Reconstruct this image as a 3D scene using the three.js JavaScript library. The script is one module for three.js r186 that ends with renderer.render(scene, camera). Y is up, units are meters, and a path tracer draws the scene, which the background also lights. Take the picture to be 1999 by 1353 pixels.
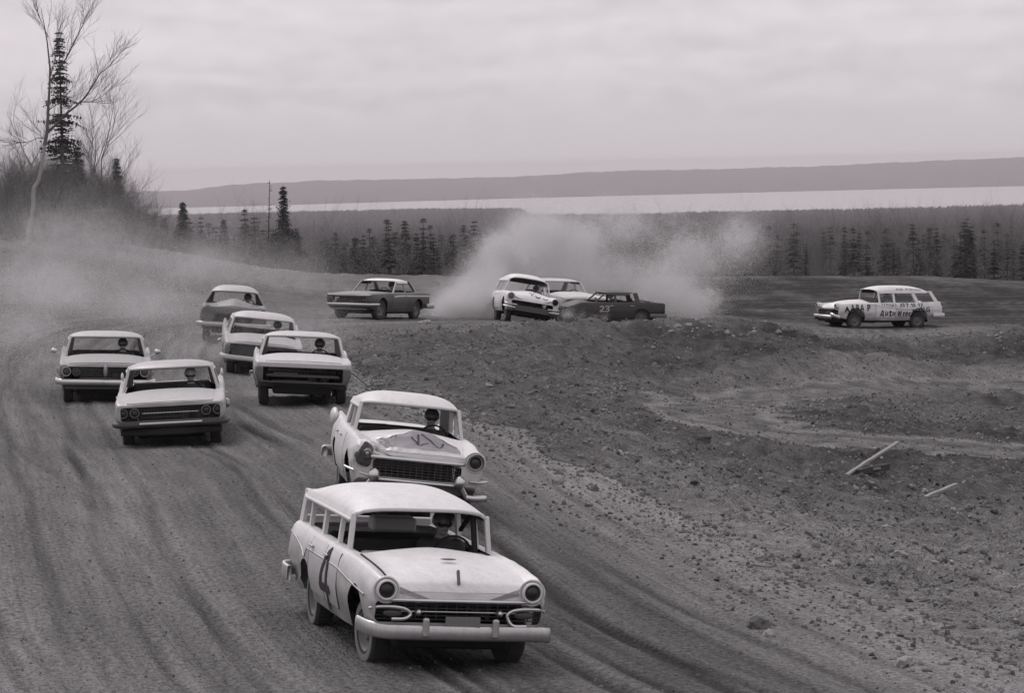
import * as THREE from 'three';
import { mergeGeometries, mergeVertices, toCreasedNormals } from 'three/addons/utils/BufferGeometryUtils.js';
import { RoundedBoxGeometry } from 'three/addons/geometries/RoundedBoxGeometry.js';
import { MarchingCubes } from 'three/addons/objects/MarchingCubes.js';
import { Brush, Evaluator, SUBTRACTION } from 'three-bvh-csg';
import { createNoise2D, createNoise3D } from 'simplex-noise';

// ---------------------------------------------------------------- camera, sky, sun, exposure
const scene = new THREE.Scene();
const R = THREE.MathUtils.degToRad;
const camera = new THREE.PerspectiveCamera(10.447, 1024 / 694, 0.5, 60000);
camera.position.set(0, 4.9, 0);
camera.rotation.order = 'YXZ';
camera.rotation.set(-Math.atan(351.5 / 7400), 0, -R(1.2));
scene.add(camera);

const renderer = new THREE.WebGLRenderer({ antialias: true });
renderer.toneMapping = THREE.LinearToneMapping;
renderer.toneMappingExposure = 1.22;
renderer.shadowMap.enabled = true;
const TINT = [1.0, 0.93, 0.975];      // the brown-mauve cast of the light on the old print's paper stock

function rng(seed) { let a = seed >>> 0; return () => { a = (a + 0x6d2b79f5) | 0; let t = Math.imul(a ^ (a >>> 15), 1 | a); t = (t + Math.imul(t ^ (t >>> 7), 61 | t)) ^ t; return ((t ^ (t >>> 14)) >>> 0) / 4294967296; }; }
const rand = rng(77), N2 = createNoise2D(rng(11)), N3 = createNoise3D(rng(12));
const clamp = THREE.MathUtils.clamp, lerp = THREE.MathUtils.lerp, sstep = (x, a, b) => { const t = THREE.MathUtils.clamp((x - a) / (b - a), 0, 1); return t * t * (3 - 2 * t); };
function fbm(x, y, o = 4) { let s = 0, a = 0.5; for (let i = 0; i < o; i++) { s += a * N2(x, y); x = x * 2.03 + 7.1; y = y * 2.03 - 3.7; a *= 0.5; } return s; }

{ // overcast: flat layered stratus, a little brighter overhead than at the horizon
  const W = 4096, H = 2048, data = new Float32Array(W * H * 4);
  for (let j = 0; j < H; j++) {
    const el = ((j + 0.5) / H - 0.5) * Math.PI, d = el * 57.2958;
    const low = d > -1 && d < 14;
    for (let i = 0; i < W; i++) {
      const az = ((i + 0.5) / W) * 360, o = (j * W + i) * 4;
      let v = 0.49 + 0.09 * sstep(d, 0.2, 2.2) + 0.10 * sstep(d, 4, 60);
      if (low) {
        const f = d < 5 ? 1 : lerp(1, 0.0, (d - 5) / 9);
        const a = (Math.sin((az * Math.PI) / 180) + 2) * 57, b = (Math.cos((az * Math.PI) / 180) + 2) * 57;   // wraps round
        const warp = fbm(b * 0.13 + a * 0.07, d * 0.6, 3);
        const n = fbm(b * 0.15 + a * 0.08 + 3, d * 1.7 + warp * 0.8, 5), m = fbm(b * 0.9 - a * 0.1 + 9, d * 3.2 + warp * 1.2 + 4, 5);
        v += f * (0.06 * n + 0.045 * m) * sstep(d, 0.25, 1.3);
      } else if (d > 0) v += 0.03 * Math.sin(az * 0.07 + d * 0.2);
      if (d < 0) v = 0.48;
      data[o] = v * TINT[0]; data[o + 1] = v * TINT[1]; data[o + 2] = v * TINT[2]; data[o + 3] = 1;
    }
  }
  const sky = new THREE.DataTexture(data, W, H, THREE.RGBAFormat, THREE.FloatType);
  sky.mapping = THREE.EquirectangularReflectionMapping; sky.magFilter = THREE.LinearFilter; sky.needsUpdate = true;
  scene.background = sky; scene.environment = sky;
}
const sun = new THREE.DirectionalLight(new THREE.Color().setRGB(1.0, 0.94, 0.96), 1.35);
sun.position.set(-26, 62, -118); sun.target.position.set(0, 0, -70); sun.castShadow = true; sun.shadow.radius = 38;
sun.shadow.mapSize.set(2048, 2048);
Object.assign(sun.shadow.camera, { left: -45, right: 45, top: 110, bottom: -110, near: 1, far: 300 });
scene.add(sun, sun.target);
scene.fog = new THREE.FogExp2(new THREE.Color().setRGB(0.92, 0.87, 0.90), 5.2e-5);

// ---------------------------------------------------------------- small helpers
const V = (x, y, z) => new THREE.Vector3(x, y, z);
const names = new Map();
function numbered(n) { const k = names.get(n) ?? 0; names.set(n, k + 1); return k ? `${n}_${String(k).padStart(3, '0')}` : n; }
function tag(o, label, category, group, kind) { const u = {}; if (label) u.label = label; if (category) u.category = category; if (group) u.group = group; if (kind) u.kind = kind; o.userData = u; return o; }
function shade(o) { o.traverse((c) => { if (c.isMesh) { c.castShadow = true; c.receiveShadow = true; } }); return o; }
function thing(name, label, category, group) { const g = new THREE.Group(); g.name = numbered(name); tag(g, label, category, group); scene.add(g); return g; }
function mesh(name, geo, mat, parent) { const m = new THREE.Mesh(geo, mat); m.name = name; m.castShadow = m.receiveShadow = true; parent.add(m); return m; }
function struct(name, geo, mat) { const m = mesh(numbered(name), geo, mat, scene); m.userData = { kind: 'structure' }; return m; }
function copy(o, label) { const c = o.clone(); c.name = numbered(o.name.replace(/_\d{3}$/, '')); c.userData = { ...o.userData }; if (label) c.userData.label = label; scene.add(c); return c; }
function G(v) { return new THREE.Color().setRGB(v, v, v); }
const MD = (v, more = {}) => new THREE.MeshPhysicalMaterial({ color: G(v), roughness: 1, specularIntensity: 0.12, ...more });   // dry earth, stone, bark
const M = (v, rough = 0.8, more = {}) => new THREE.MeshStandardMaterial({ color: G(v), roughness: rough, ...more });
function tex(w, h, f, srgb = false) { // grey DataTexture from f(u,v) in 0..1
  const d = new Uint8Array(w * h * 4);
  for (let j = 0; j < h; j++) for (let i = 0; i < w; i++) { const v = clamp(f(i / w, j / h), 0, 1) * 255, o = (j * w + i) * 4; d[o] = d[o + 1] = d[o + 2] = v; d[o + 3] = 255; }
  const t = new THREE.DataTexture(d, w, h, THREE.RGBAFormat); t.wrapS = t.wrapT = THREE.RepeatWrapping; t.magFilter = THREE.LinearFilter; t.minFilter = THREE.LinearMipmapLinearFilter; if (srgb) t.colorSpace = THREE.SRGBColorSpace; t.needsUpdate = true; return t;
}
// noise that repeats with period 1 in both directions
function tile(u, v, fu, fv, seed = 0) { // two crossfaded samples per axis
  const s = (a, b) => N2(a * fu + seed, b * fv - seed * 1.3);
  const wu = u, wv = v;
  return (s(u, v) * (1 - wu) * (1 - wv) + s(u - 1, v) * wu * (1 - wv) + s(u, v - 1) * (1 - wu) * wv + s(u - 1, v - 1) * wu * wv) / Math.sqrt(((1 - wu) ** 2 + wu ** 2) * ((1 - wv) ** 2 + wv ** 2));
}
function geoOf(pos, idx, uv, col) {
  const g = new THREE.BufferGeometry(); g.setAttribute('position', new THREE.Float32BufferAttribute(pos, 3));
  if (uv) g.setAttribute('uv', new THREE.Float32BufferAttribute(uv, 2));
  if (col) g.setAttribute('color', new THREE.Float32BufferAttribute(col, 3));
  g.setIndex(idx); g.computeVertexNormals(); return g;
}
function join(list) { return mergeGeometries(list.map((g) => { g = g.index ? g.toNonIndexed() : g; for (const k of Object.keys(g.attributes)) if (!['position', 'normal', 'uv'].includes(k)) g.deleteAttribute(k); if (!g.attributes.uv) g.setAttribute('uv', new THREE.Float32BufferAttribute(new Float32Array(g.attributes.position.count * 2), 2)); return g; })); }

// ---------------------------------------------------------------- the ground's height: a thin-plate spline through surveyed points, and the valley beyond the edge of the bench
const CP = [ // x, z, y
  [-0.84, -39, -0.20], [-1.45, -53.7, 0.0], [-6.2, -68.9, -0.03], [-8.8, -81.6, 0.04], [-6.4, -96, -0.22], [-4.4, -78, 0.12], [-7.9, -106.6, 0.15],
  [-4.52, -132, -0.3], [0.6, -135.5, -0.70], [2.13, -145, -0.98], [3.42, -140, -1.08], [15.29, -155.6, -2.04],
  [-4.8, -35.6, 0.0], [4.78, -37.5, -0.37], [1.88, -35.9, -0.2], [-6.8, -52, 0.29], [-12.3, -94.8, 0.36], [-19.1, -148, 0.61],
  [-20.8, -172, 1.97], [-16.2, -172, 1.3], [-13, -176.2, 0.65], [-9.9, -185, -0.2], [-5, -189.7, -0.55], [0.1, -194.7, -0.88], [12.6, -205.5, -1.47], [25.4, -208.4, -2.1],
  [-2.56, -127.5, -0.42], [1.77, -129.7, -0.7], [7.43, -136.9, -1.0], [18.4, -150.9, -2.1], [4.98, -123.1, -2.1], [16.6, -136.8, -3.25],
  [4.5, -111.9, -2.2], [9.06, -111.9, -2.45], [13.4, -110.2, -2.72], [6.6, -82, -1.15], [10.5, -84, -1.6], [4.94, -73.8, -1.45], [8.59, -70.9, -2.05],
  [0, -105.6, -0.5], [0, -79.4, -0.25], [1.97, -73.8, -0.45], [-0.39, -65.9, 0.1], [1.59, -60.5, -0.33], [3.41, -51.2, -0.48], [6.1, -50.5, -0.87],
  [2.32, -168.1, -1.16], [15.05, -184.9, -2.0], [-6.47, -160.8, -0.5],
  [-40, -40, 1.2], [40, -40, -3.5], [-45, -120, 2.4], [45, -130, -5], [0, 0, 0.1], [-30, 0, 0.8], [30, 0, -1.6], [-45, -190, 4], [55, -215, -4.5], [-20, -200, 1.5],
];
const TPS = (() => {
  const n = CP.length, S = 40, m = n + 3, A = Array.from({ length: m }, () => new Float64Array(m + 1));
  const U = (r2) => (r2 < 1e-12 ? 0 : 0.5 * r2 * Math.log(r2));
  for (let i = 0; i < n; i++) { for (let j = 0; j < n; j++) { const dx = (CP[i][0] - CP[j][0]) / S * 2.2, dz = (CP[i][1] - CP[j][1]) / S; A[i][j] = U(dx * dx + dz * dz) + (i === j ? 2e-3 : 0); } A[i][n] = A[n][i] = 1; A[i][n + 1] = A[n + 1][i] = CP[i][0] / S * 2.2; A[i][n + 2] = A[n + 2][i] = CP[i][1] / S; A[i][m] = CP[i][2]; }
  for (let c = 0; c < m; c++) { let p = c; for (let r = c + 1; r < m; r++) if (Math.abs(A[r][c]) > Math.abs(A[p][c])) p = r; [A[c], A[p]] = [A[p], A[c]]; for (let r = c + 1; r < m; r++) { const f = A[r][c] / A[c][c]; if (f) for (let k = c; k <= m; k++) A[r][k] -= f * A[c][k]; } }
  const w = new Float64Array(m);
  for (let r = m - 1; r >= 0; r--) { let s = A[r][m]; for (let k = r + 1; k < m; k++) s -= A[r][k] * w[k]; w[r] = s / A[r][r]; }
  return (x, z) => { x = clamp(x, -55, 60); z = clamp(z, -222, 5); const X = x / S * 2.2, Z = z / S; let s = w[n] + w[n + 1] * X + w[n + 2] * Z; for (let i = 0; i < n; i++) { const dx = X - CP[i][0] / S * 2.2, dz = Z - CP[i][1] / S; s += w[i] * U(dx * dx + dz * dz); } return s; };
})();
function pchip(xs, ys) { // monotone cubic
  const n = xs.length, d = [], t = [];
  for (let i = 0; i < n - 1; i++) d.push((ys[i + 1] - ys[i]) / (xs[i + 1] - xs[i]));
  for (let i = 0; i < n; i++) { if (i === 0) t.push(d[0]); else if (i === n - 1) t.push(d[n - 2]); else t.push(d[i - 1] * d[i] <= 0 ? 0 : (2 * d[i - 1] * d[i]) / (d[i - 1] + d[i])); }
  return (x) => { if (x <= xs[0]) return ys[0]; if (x >= xs[n - 1]) return ys[n - 1]; let i = 0; while (x > xs[i + 1]) i++; const h = xs[i + 1] - xs[i], s = (x - xs[i]) / h, s2 = s * s, s3 = s2 * s; return (2 * s3 - 3 * s2 + 1) * ys[i] + (s3 - 2 * s2 + s) * h * t[i] + (-2 * s3 + 3 * s2) * ys[i + 1] + (s3 - s2) * h * t[i + 1]; };
}
const valleyY = pchip([-20000, -9400, -9000, -7000, -4000, -2000, -1000, -400, -300, -250, -200, 500], [-140, -112, -101, -97, -75, -46, -29, -15, -10, -6.5, -3, -3]);
const edgeZ = (x) => clamp(-193.5 - 0.85 * x, -214, -173);
// the track: centre line from the back straight round the far bend and down to the front
const trackCurve = new THREE.CatmullRomCurve3([V(50, 0, -186), V(34, 0, -175), V(24, 0, -165), V(14, 0, -154), V(4, 0, -142.5), V(-3.2, 0, -134), V(-8, 0, -122), V(-9.5, 0, -107), V(-8.4, 0, -89), V(-5.2, 0, -66), V(-1.6, 0, -42), V(3, 0, -20), V(9, 0, 8)], false, 'catmullrom', 0.5);
const TP = trackCurve.getSpacedPoints(260), TLEN = trackCurve.getLength();
function trackCoord(x, z) { // signed distance (positive towards the infield) and distance along
  let best = 1e9, bi = 0; for (let i = 0; i < TP.length; i += 4) { const d = (TP[i].x - x) ** 2 + (TP[i].z - z) ** 2; if (d < best) { best = d; bi = i; } }
  const lo = Math.max(0, bi - 4), hi = Math.min(TP.length - 2, bi + 3); best = 1e9; let sd = 0, al = 0;
  for (let i = lo; i <= hi; i++) { const a = TP[i], b = TP[i + 1], ex = b.x - a.x, ez = b.z - a.z, L2 = ex * ex + ez * ez, t = clamp(((x - a.x) * ex + (z - a.z) * ez) / L2, 0, 1), px = a.x + ex * t, pz = a.z + ez * t, d = (px - x) ** 2 + (pz - z) ** 2; if (d < best) { best = d; const cr = ex * (z - a.z) - ez * (x - a.x); sd = Math.sqrt(d) * (cr < 0 ? 1 : -1); al = (i + t) / 260 * TLEN; } }
  return [sd, al];
}
const trackIn = (al) => lerp(5.0, 6.3, sstep(al, 100, 165));   // half width towards the infield
const trackOut = (z) => lerp(8, 42, sstep(-z, 60, 165));
function baseH(x, z) {
  let h = TPS(x, z);
  const e = edgeZ(x), k = sstep(-z, -e, -e + 45);
  if (k > 0) h = lerp(h, valleyY(z), k);
  return h;
}
function bp(px, py) { // where a sight line from the stand (in photo pixels) meets the ground
  const cp = Math.cos(-Math.atan(351.5 / 7400)), sp = Math.sin(-Math.atan(351.5 / 7400)), X = (px - 999.5) / 7400, Y = -(py - 676.5) / 7400, c = Math.cos(R(1.2)), s = Math.sin(R(1.2)), x = X * c + Y * s, y = -X * s + Y * c, dy = y * cp + sp, dz = y * sp - cp;
  let t = 20; for (let i = 0; i < 4000; i++) { const gx = x * t, gz = dz * t; if (4.9 + dy * t < baseH(gx, gz)) break; t += 0.08; } return [x * t, dz * t];
}
// the small dirt lane that loops through the infield
const laneCurve = new THREE.CatmullRomCurve3([[2300, 748], [1960, 752], [1800, 754], [1640, 760], [1520, 769], [1440, 783], [1400, 802], [1425, 824], [1520, 843], [1660, 856], [1820, 867], [1960, 876], [2300, 900]].map(([a, c]) => { const [x, z] = bp(a, c); return V(x, 0, z); }));
const LP = laneCurve.getSpacedPoints(200);
function laneDist(x, z) { let b = 1e9; for (const p of LP) { const d = (p.x - x) ** 2 + (p.z - z) ** 2; if (d < b) b = d; } return Math.sqrt(b); }
function spot(px, py, z) { const X = (px - 999.5) / 7400, Y = -(py - 676.5) / 7400, pt = Math.atan(351.5 / 7400), c = Math.cos(R(1.2)), s = Math.sin(R(1.2)), x = X * c + Y * s, y = -X * s + Y * c, dy = y * Math.cos(pt) - Math.sin(pt), dz = y * Math.sin(pt) + Math.cos(pt), t = z / dz; return [x * t, 4.9 + dy * t, -z]; }

// ---------------------------------------------------------------- ground sheets
const RUTS = [ // wheel ruts: offset from the centre line, drift along the track, depth, width
  [-1.2, 0.010, 0.026, 0.09], [0.3, 0.010, 0.026, 0.09], [1.6, 0.004, 0.034, 0.12], [3.0, 0.004, 0.032, 0.12], [-3.2, 0.022, 0.026, 0.11], [-1.7, 0.022, 0.024, 0.11],
  [4.4, -0.006, 0.028, 0.13], [-5.0, 0.03, 0.024, 0.12], [-6.4, 0.03, 0.024, 0.12], [-4.2, -0.012, 0.022, 0.09], [-2.8, -0.012, 0.022, 0.09], [2.2, 0.02, 0.022, 0.09], [0.8, 0.02, 0.022, 0.09],
  [-2.2, 0.07, 0.026, 0.10], [-3.6, 0.07, 0.026, 0.10], [-0.4, 0.045, 0.02, 0.09], [-5.8, 0.055, 0.028, 0.12], [-7.6, 0.02, 0.024, 0.14], [3.6, 0.03, 0.024, 0.11], [5.0, 0.03, 0.024, 0.11],
];
function rutAt(d, al) { let r = 0, e = 0; const q = al - 200; for (const [o, k, dep, w] of RUTS) { const c = o + k * q + 0.35 * Math.sin(al * 0.045 + o * 3) + 0.1 * N2(al * 0.07, o), t = (d - c) / w; if (Math.abs(t) < 4) { r += dep * (Math.exp(-t * t) - 0.45 * Math.exp(-((Math.abs(t) - 1.7) ** 2) * 2.2)); } } return r; }
function zone(x, z) { // what the ground is here: 0 track, 1 infield, 2 lane
  const [d, al] = trackCoord(x, z), w = trackIn(al) + 0.5 * N2(x * 0.25, z * 0.12) + 0.25 * N2(x * 1.1, z * 0.6);
  if (d < w) return [0, d, al, w - d];
  const l = laneDist(x, z) + 0.5 * N2(x * 0.5 + 9, z * 0.4);
  return l < 1.8 ? [2, d, al, 1.8 - l] : [1, d, al, Math.min(d - w, l - 1.8)];
}
function H(x, z, zn) { // full height
  let h = baseH(x, z);
  if (z < -235 || z > -8 || Math.abs(x) > 60) return h;
  zn = zn || zone(x, z);
  const near = sstep(-z, 260, 190);
  if (zn[0] === 0) { h += (-rutAt(zn[1], zn[2]) * sstep(-z, 175, 120) + lerp(0.05 * fbm(zn[1] * 0.35, zn[2] * 0.03, 3), 0.09 * fbm(x * 0.22, z * 0.07, 4), sstep(-z, 145, 165) * sstep(-zn[1], 3, 7)) + 0.014 * fbm(x * 1.6, z * 0.7, 3)) * near; const bank = sstep(-x - 6 - (z + 185) * 0.5, 0, 8) * sstep(-z, 145, 165); h += bank * 0.16 * fbm(x * 0.5, z * 0.3, 3); }
  else if (zn[0] === 1) { const k = sstep(zn[3], 0, 1.6); h += (k * (0.22 * fbm(x * 0.4, z * 0.28, 4) + 0.13 * Math.max(0, N2(x * 0.8 + 3, z * 0.55)) + 0.10 * fbm(x * 1.9, z * 1.3, 4)) + 0.32 * sstep(zn[3], .2, 1.2) * sstep(zn[3], 4.2, 1.4) * sstep(-z, 116, 128) * (0.6 + 0.6 * N2(x * .35, z * .3)) + 0.05 * sstep(zn[3], 0, 0.7)) * near; }
  else h += 0.02 * fbm(x * 0.8, z * 0.5, 3) - 0.05 * Math.exp(-(((zn[3] - 1.2) / 0.35) ** 2)) - 0.04;
  return h;
}
const groundN = (x, z) => V(baseH(x - 0.7, z) - baseH(x + 0.7, z), 1.4, baseH(x, z - 0.9) - baseH(x, z + 0.9)).normalize();

const T = {};
T.track = tex(1024, 1024, (u, v) => 0.70 + 0.06 * tile(u, v, 14, 1.6, 1) + 0.06 * tile(u, v, 46, 3.4, 4) + 0.07 * tile(u, v, 110, 6.0, 14) + 0.07 * tile(u, v, 9, 9, 8) + 0.2 * tile(u, v, 60, 130, 2) + 0.24 * tile(u, v, 150, 330, 6));
T.trackB = tex(1024, 1024, (u, v) => 0.5 + 0.09 * tile(u, v, 46, 3.4, 4) + 0.08 * tile(u, v, 110, 6.0, 14) + 0.2 * tile(u, v, 60, 150, 2) + 0.22 * tile(u, v, 170, 420, 6));
T.dirt = tex(1024, 1024, (u, v) => { const a = tile(u, v, 22, 22, 3), b = tile(u, v, 60, 60, 5), c = tile(u, v, 150, 150, 9); return 0.68 + 0.13 * tile(u, v, 6, 6, 1) + 0.14 * a + 0.18 * b + 0.17 * c + (c > 0.62 ? 0.22 : 0) - (b < -0.6 ? 0.18 : 0); });
T.dirtB = tex(1024, 1024, (u, v) => 0.5 + 0.25 * tile(u, v, 22, 22, 3) + 0.22 * tile(u, v, 60, 60, 5) + 0.16 * tile(u, v, 150, 150, 9));
const mTrack = new THREE.MeshPhysicalMaterial({ map: T.track, bumpMap: T.trackB, bumpScale: 0.05, roughness: 1, specularIntensity: 0.12, vertexColors: true });
const mDirt = new THREE.MeshPhysicalMaterial({ map: T.dirt, bumpMap: T.dirtB, bumpScale: 0.09, roughness: 1, specularIntensity: 0.12, vertexColors: true });
const mLane = new THREE.MeshPhysicalMaterial({ map: T.dirt, bumpMap: T.dirtB, bumpScale: 0.03, roughness: 1, specularIntensity: 0.12, vertexColors: true });

{ // three sheets that meet edge to edge: track, infield, lane
  const rows = [], cols = 430; for (let z = -20; z > -262; z *= 1.0042) rows.push(z);
  const nr = rows.length, P = new Float32Array(nr * cols * 3), UV = new Float32Array(nr * cols * 2), C = new Float32Array(nr * cols * 3), Z = new Uint8Array(nr * cols);
  for (let j = 0; j < nr; j++) for (let i = 0; i < cols; i++) {
    const k = j * cols + i, z = rows[j], hw = 0.155 * -z + 4.5, x = lerp(-hw, hw, i / (cols - 1)), zn = zone(x, z), [kind, d, al, e] = zn;
    P[k * 3] = x; P[k * 3 + 1] = H(x, z, zn); P[k * 3 + 2] = z; Z[k] = kind;
    let c;
    if (kind === 0) {
      UV[k * 2] = d / 7.3; UV[k * 2 + 1] = al / 26; 
      const rut = rutAt(d, al);
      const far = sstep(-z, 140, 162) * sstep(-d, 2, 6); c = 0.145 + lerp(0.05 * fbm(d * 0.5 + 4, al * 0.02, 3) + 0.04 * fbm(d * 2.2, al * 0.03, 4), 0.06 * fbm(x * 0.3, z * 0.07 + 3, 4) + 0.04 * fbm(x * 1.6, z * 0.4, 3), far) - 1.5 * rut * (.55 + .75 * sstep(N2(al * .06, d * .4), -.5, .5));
      const line = Math.exp(-(((d - 2.0) / 2.6) ** 2)) * sstep(al, 120, 165);   // the packed, damp racing line
      c -= 0.05 * line;
      c += 0.065 * sstep(d, trackIn(al) - 3.6, trackIn(al)) * sstep(al, 110, 150);          // loose gravel thrown to the inside
      c -= 0.115 * sstep(x, 3, 10) * sstep(-z, 150, 163) * (1 - 0.4 * sstep(-z, 200, 215)) * (.85 + .3 * N2(d * .5, al * .05));          // dark damp soil of the back straight
      c += 0.02 * sstep(-x, 8, 18) * sstep(-z, 140, 170);
    } else if (kind === 1) {
      UV[k * 2] = x / 3.7; UV[k * 2 + 1] = z / 3.7;
      c = 0.138 + 0.06 * fbm(x * 0.3, z * 0.2, 3) + 0.06 * fbm(x * 1.3, z * 0.9, 4);
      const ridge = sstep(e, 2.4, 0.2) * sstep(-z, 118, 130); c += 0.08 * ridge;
      c -= 0.05 * sstep(-z, 116, 124) * sstep(x, 2, 6) * sstep(e, 1.6, 3.5);  // shade of the bank face below the crest, painted into the soil colour
      c += 0.085 * sstep(-z, 80, 58) * sstep(x, .5, 2.5) - 0.045 * sstep(-z, 74, 79) * sstep(-z, 96, 88) * sstep(x, 3, 6.5);
    } else { UV[k * 2] = x / 3.7; UV[k * 2 + 1] = z / 3.7; c = 0.125 + 0.05 * fbm(x * 0.4, z * 0.4, 3) + 0.075 * Math.exp(-(((e - 0.4) / 0.25) ** 2)) + 0.035 * Math.exp(-(((e - 1.5) / 0.25) ** 2)) - 0.03 * Math.exp(-(((e - 0.95) / 0.2) ** 2)); }
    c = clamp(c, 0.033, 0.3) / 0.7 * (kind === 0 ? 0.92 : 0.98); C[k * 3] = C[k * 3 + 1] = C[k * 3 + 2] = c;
  }
  const I = [[], [], []];
  for (let j = 0; j < nr - 1; j++) for (let i = 0; i < cols - 1; i++) { const a = j * cols + i, b = a + 1, c = a + cols, d = c + 1; const t = (p, q, r) => { const m = Z[p] === Z[q] || Z[p] === Z[r] ? Z[p] : Z[q]; I[m].push(p, q, r); }; t(a, b, d); t(a, d, c); }
  const whole = geoOf(P, [...I[0], ...I[1], ...I[2]].length < 1 ? [] : I[0].concat(I[1], I[2]), UV, C), nrm = whole.attributes.normal;
  const sheet = (ix) => { const map = new Map(), p = [], n = [], uv = [], c = [], id = []; for (const k of ix) { let m = map.get(k); if (m === undefined) { m = map.size; map.set(k, m); p.push(P[k * 3], P[k * 3 + 1], P[k * 3 + 2]); n.push(nrm.getX(k), nrm.getY(k), nrm.getZ(k)); uv.push(UV[k * 2], UV[k * 2 + 1]); c.push(C[k * 3], C[k * 3], C[k * 3]); } id.push(m); } const g = new THREE.BufferGeometry(); g.setAttribute('position', new THREE.Float32BufferAttribute(p, 3)); g.setAttribute('normal', new THREE.Float32BufferAttribute(n, 3)); g.setAttribute('uv', new THREE.Float32BufferAttribute(uv, 2)); g.setAttribute('color', new THREE.Float32BufferAttribute(c, 3)); g.setIndex(id); return g; };
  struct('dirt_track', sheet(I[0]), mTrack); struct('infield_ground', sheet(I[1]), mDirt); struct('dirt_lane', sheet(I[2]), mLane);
}
// the land round about, down to the lake, and out to the horizon
const LAKE = -100;
function shoreZ(x, z) { const az = x / -z; return lerp(-9150, -7350, sstep(az, 0.0015, 0.0065)) - 120 * N2(az * 60, 2); }
{
  const zs = [600, 300, 120, 40, 0, -10, -20, -40, -70, -100, -130, -160, -185, -205, -220, -240, -261]; let z = -262; while (z > -10200) { zs.push(z); z *= z > -7000 ? 1.06 : 1.012; }
  const us = []; for (let i = 0; i <= 90; i++) us.push((i / 90) * 2 - 1);
  const pos = [], uv = [], col = [], idx = [];
  zs.forEach((zz, j) => us.forEach((u, i) => { const hw = Math.max(400, Math.abs(zz) * 0.6 + 300), x = Math.sign(u) * (Math.abs(u) ** 1.9) * hw; let y = baseH(clamp(x, -60, 62), zz); if (Math.abs(x) > 62 && zz > -230) y = lerp(y, baseH(Math.sign(x) * 62, zz) + (x < 0 ? 2 : -3), sstep(Math.abs(x), 62, 250)); if (zz < -20 && zz > -262 && Math.abs(x) < 0.155 * -zz + 4.2) y -= 2.2; if (zz < -6000) y = lerp(y, LAKE - 6, sstep(-zz, -shoreZ(x, zz) - 60, -shoreZ(x, zz) + 60)); pos.push(x, y, zz); uv.push(x / 6, zz / 6); const c = (zz < -240 ? 0.09 : 0.12) / 0.7; col.push(c, c, c); if (i && j) { const a = j * us.length + i, b = a - 1, c2 = a - us.length, d = c2 - 1; idx.push(d, c2, b, c2, a, b); } }));
  struct('valley_ground', geoOf(pos, idx.reverse(), uv, col), mDirt);
  const hw = 12000, wg = geoOf([-hw, LAKE, -6800, hw, LAKE, -6800, hw, LAKE, -19000, -hw, LAKE, -19000], [0, 1, 2, 0, 2, 3], [0, 0, 100, 0, 100, 60, 0, 60]);
  struct('lake_water', wg, new THREE.MeshStandardMaterial({ color: G(0.3), roughness: 0.25, bumpMap: tex(256, 256, (u, v) => 0.5 + 0.3 * tile(u, v, 8, 8, 5) + 0.2 * tile(u, v, 30, 30, 7)), bumpScale: 0.5 }));
}
{ // the far shore and its wooded hills
  const top = pchip([-0.14, -0.105, -0.085, -0.07, -0.04, -0.0135, 0, 0.027, 0.0676, 0.108, 0.135], [-60, -62, -61, -42, -36, -38, -38, -24, -24, -10, -2].map((v) => v));
  const shore = pchip([-0.14, -0.081, 0, 0.095, 0.14], [11300, 11500, 12300, 12900, 13100]);
  const pos = [], idx = [], nx = 520, nz = 16, col = [], uv = [];
  for (let j = 0; j <= nz; j++) for (let i = 0; i <= nx; i++) {
    const az = lerp(-0.32, 0.32, i / nx), s = shore(az), t = j / nz, r = s + t * 3600, peak = top(az) + 3.5 * fbm(az * 90, 1, 4) + 1.2 * N2(az * 420, 5);
    const y = j === 0 ? LAKE - 2 : LAKE + (peak - LAKE) * Math.sin(Math.min(1, t * 1.15) * Math.PI / 2) * (0.86 + 0.14 * sstep(t, 0.5, 0.9)) + (t < 0.95 ? 4 * fbm(az * 130 + t * 6, t * 9, 3) * t : 0);
    pos.push(az * r, j === nz ? LAKE - 40 : y, -r); const c = 0.08 + 0.02 * fbm(az * 70, t * 4, 3); col.push(c, c, c); uv.push(az * r / 40, r / 40);
    if (i && j) { const a = j * (nx + 1) + i, b = a - 1, c2 = a - nx - 1, d = c2 - 1; idx.push(d, c2, b, c2, a, b); }
  }
  struct('far_hills', geoOf(pos, idx, uv, col), new THREE.MeshStandardMaterial({ roughness: 1, vertexColors: true }));
}

// ---------------------------------------------------------------- cars
const grime = tex(512, 512, (u, v) => 0.89 + 0.06 * tile(u, v, 6, 5, 2) + 0.06 * tile(u, v, 26, 18, 4) + 0.08 * tile(u, v, 120, 120, 6));
const paints = new Map();
function paint(v, rough = 0.5) { const k = v + '_' + rough; if (!paints.has(k)) paints.set(k, new THREE.MeshPhysicalMaterial({ color: G(v), roughness: rough, map: grime, vertexColors: true, clearcoat: 0.25, clearcoatRoughness: 0.4, side: THREE.DoubleSide })); return paints.get(k); }
const CHROME = new THREE.MeshStandardMaterial({ color: G(0.6), metalness: 1, roughness: 0.34 }), CHROME_DULL = new THREE.MeshStandardMaterial({ color: G(0.5), metalness: 0.9, roughness: 0.5, map: grime });
const BLACK = M(0.012, 0.9), DARK = M(0.016, 0.85), CLOTH = M(0.022, 0.95), RUBBER = M(0.045, 0.92, { map: grime }), DUSTY = M(0.2, 0.95, { map: grime }), STEEL = M(0.12, 0.6), INK = M(0.02, 0.8), LENS = new THREE.MeshPhysicalMaterial({ color: G(0.06), roughness: 0.15, clearcoat: 1 });
const evaluator = new Evaluator(); evaluator.attributes = ['position', 'normal', 'uv', 'color']; evaluator.useGroups = true;

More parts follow.
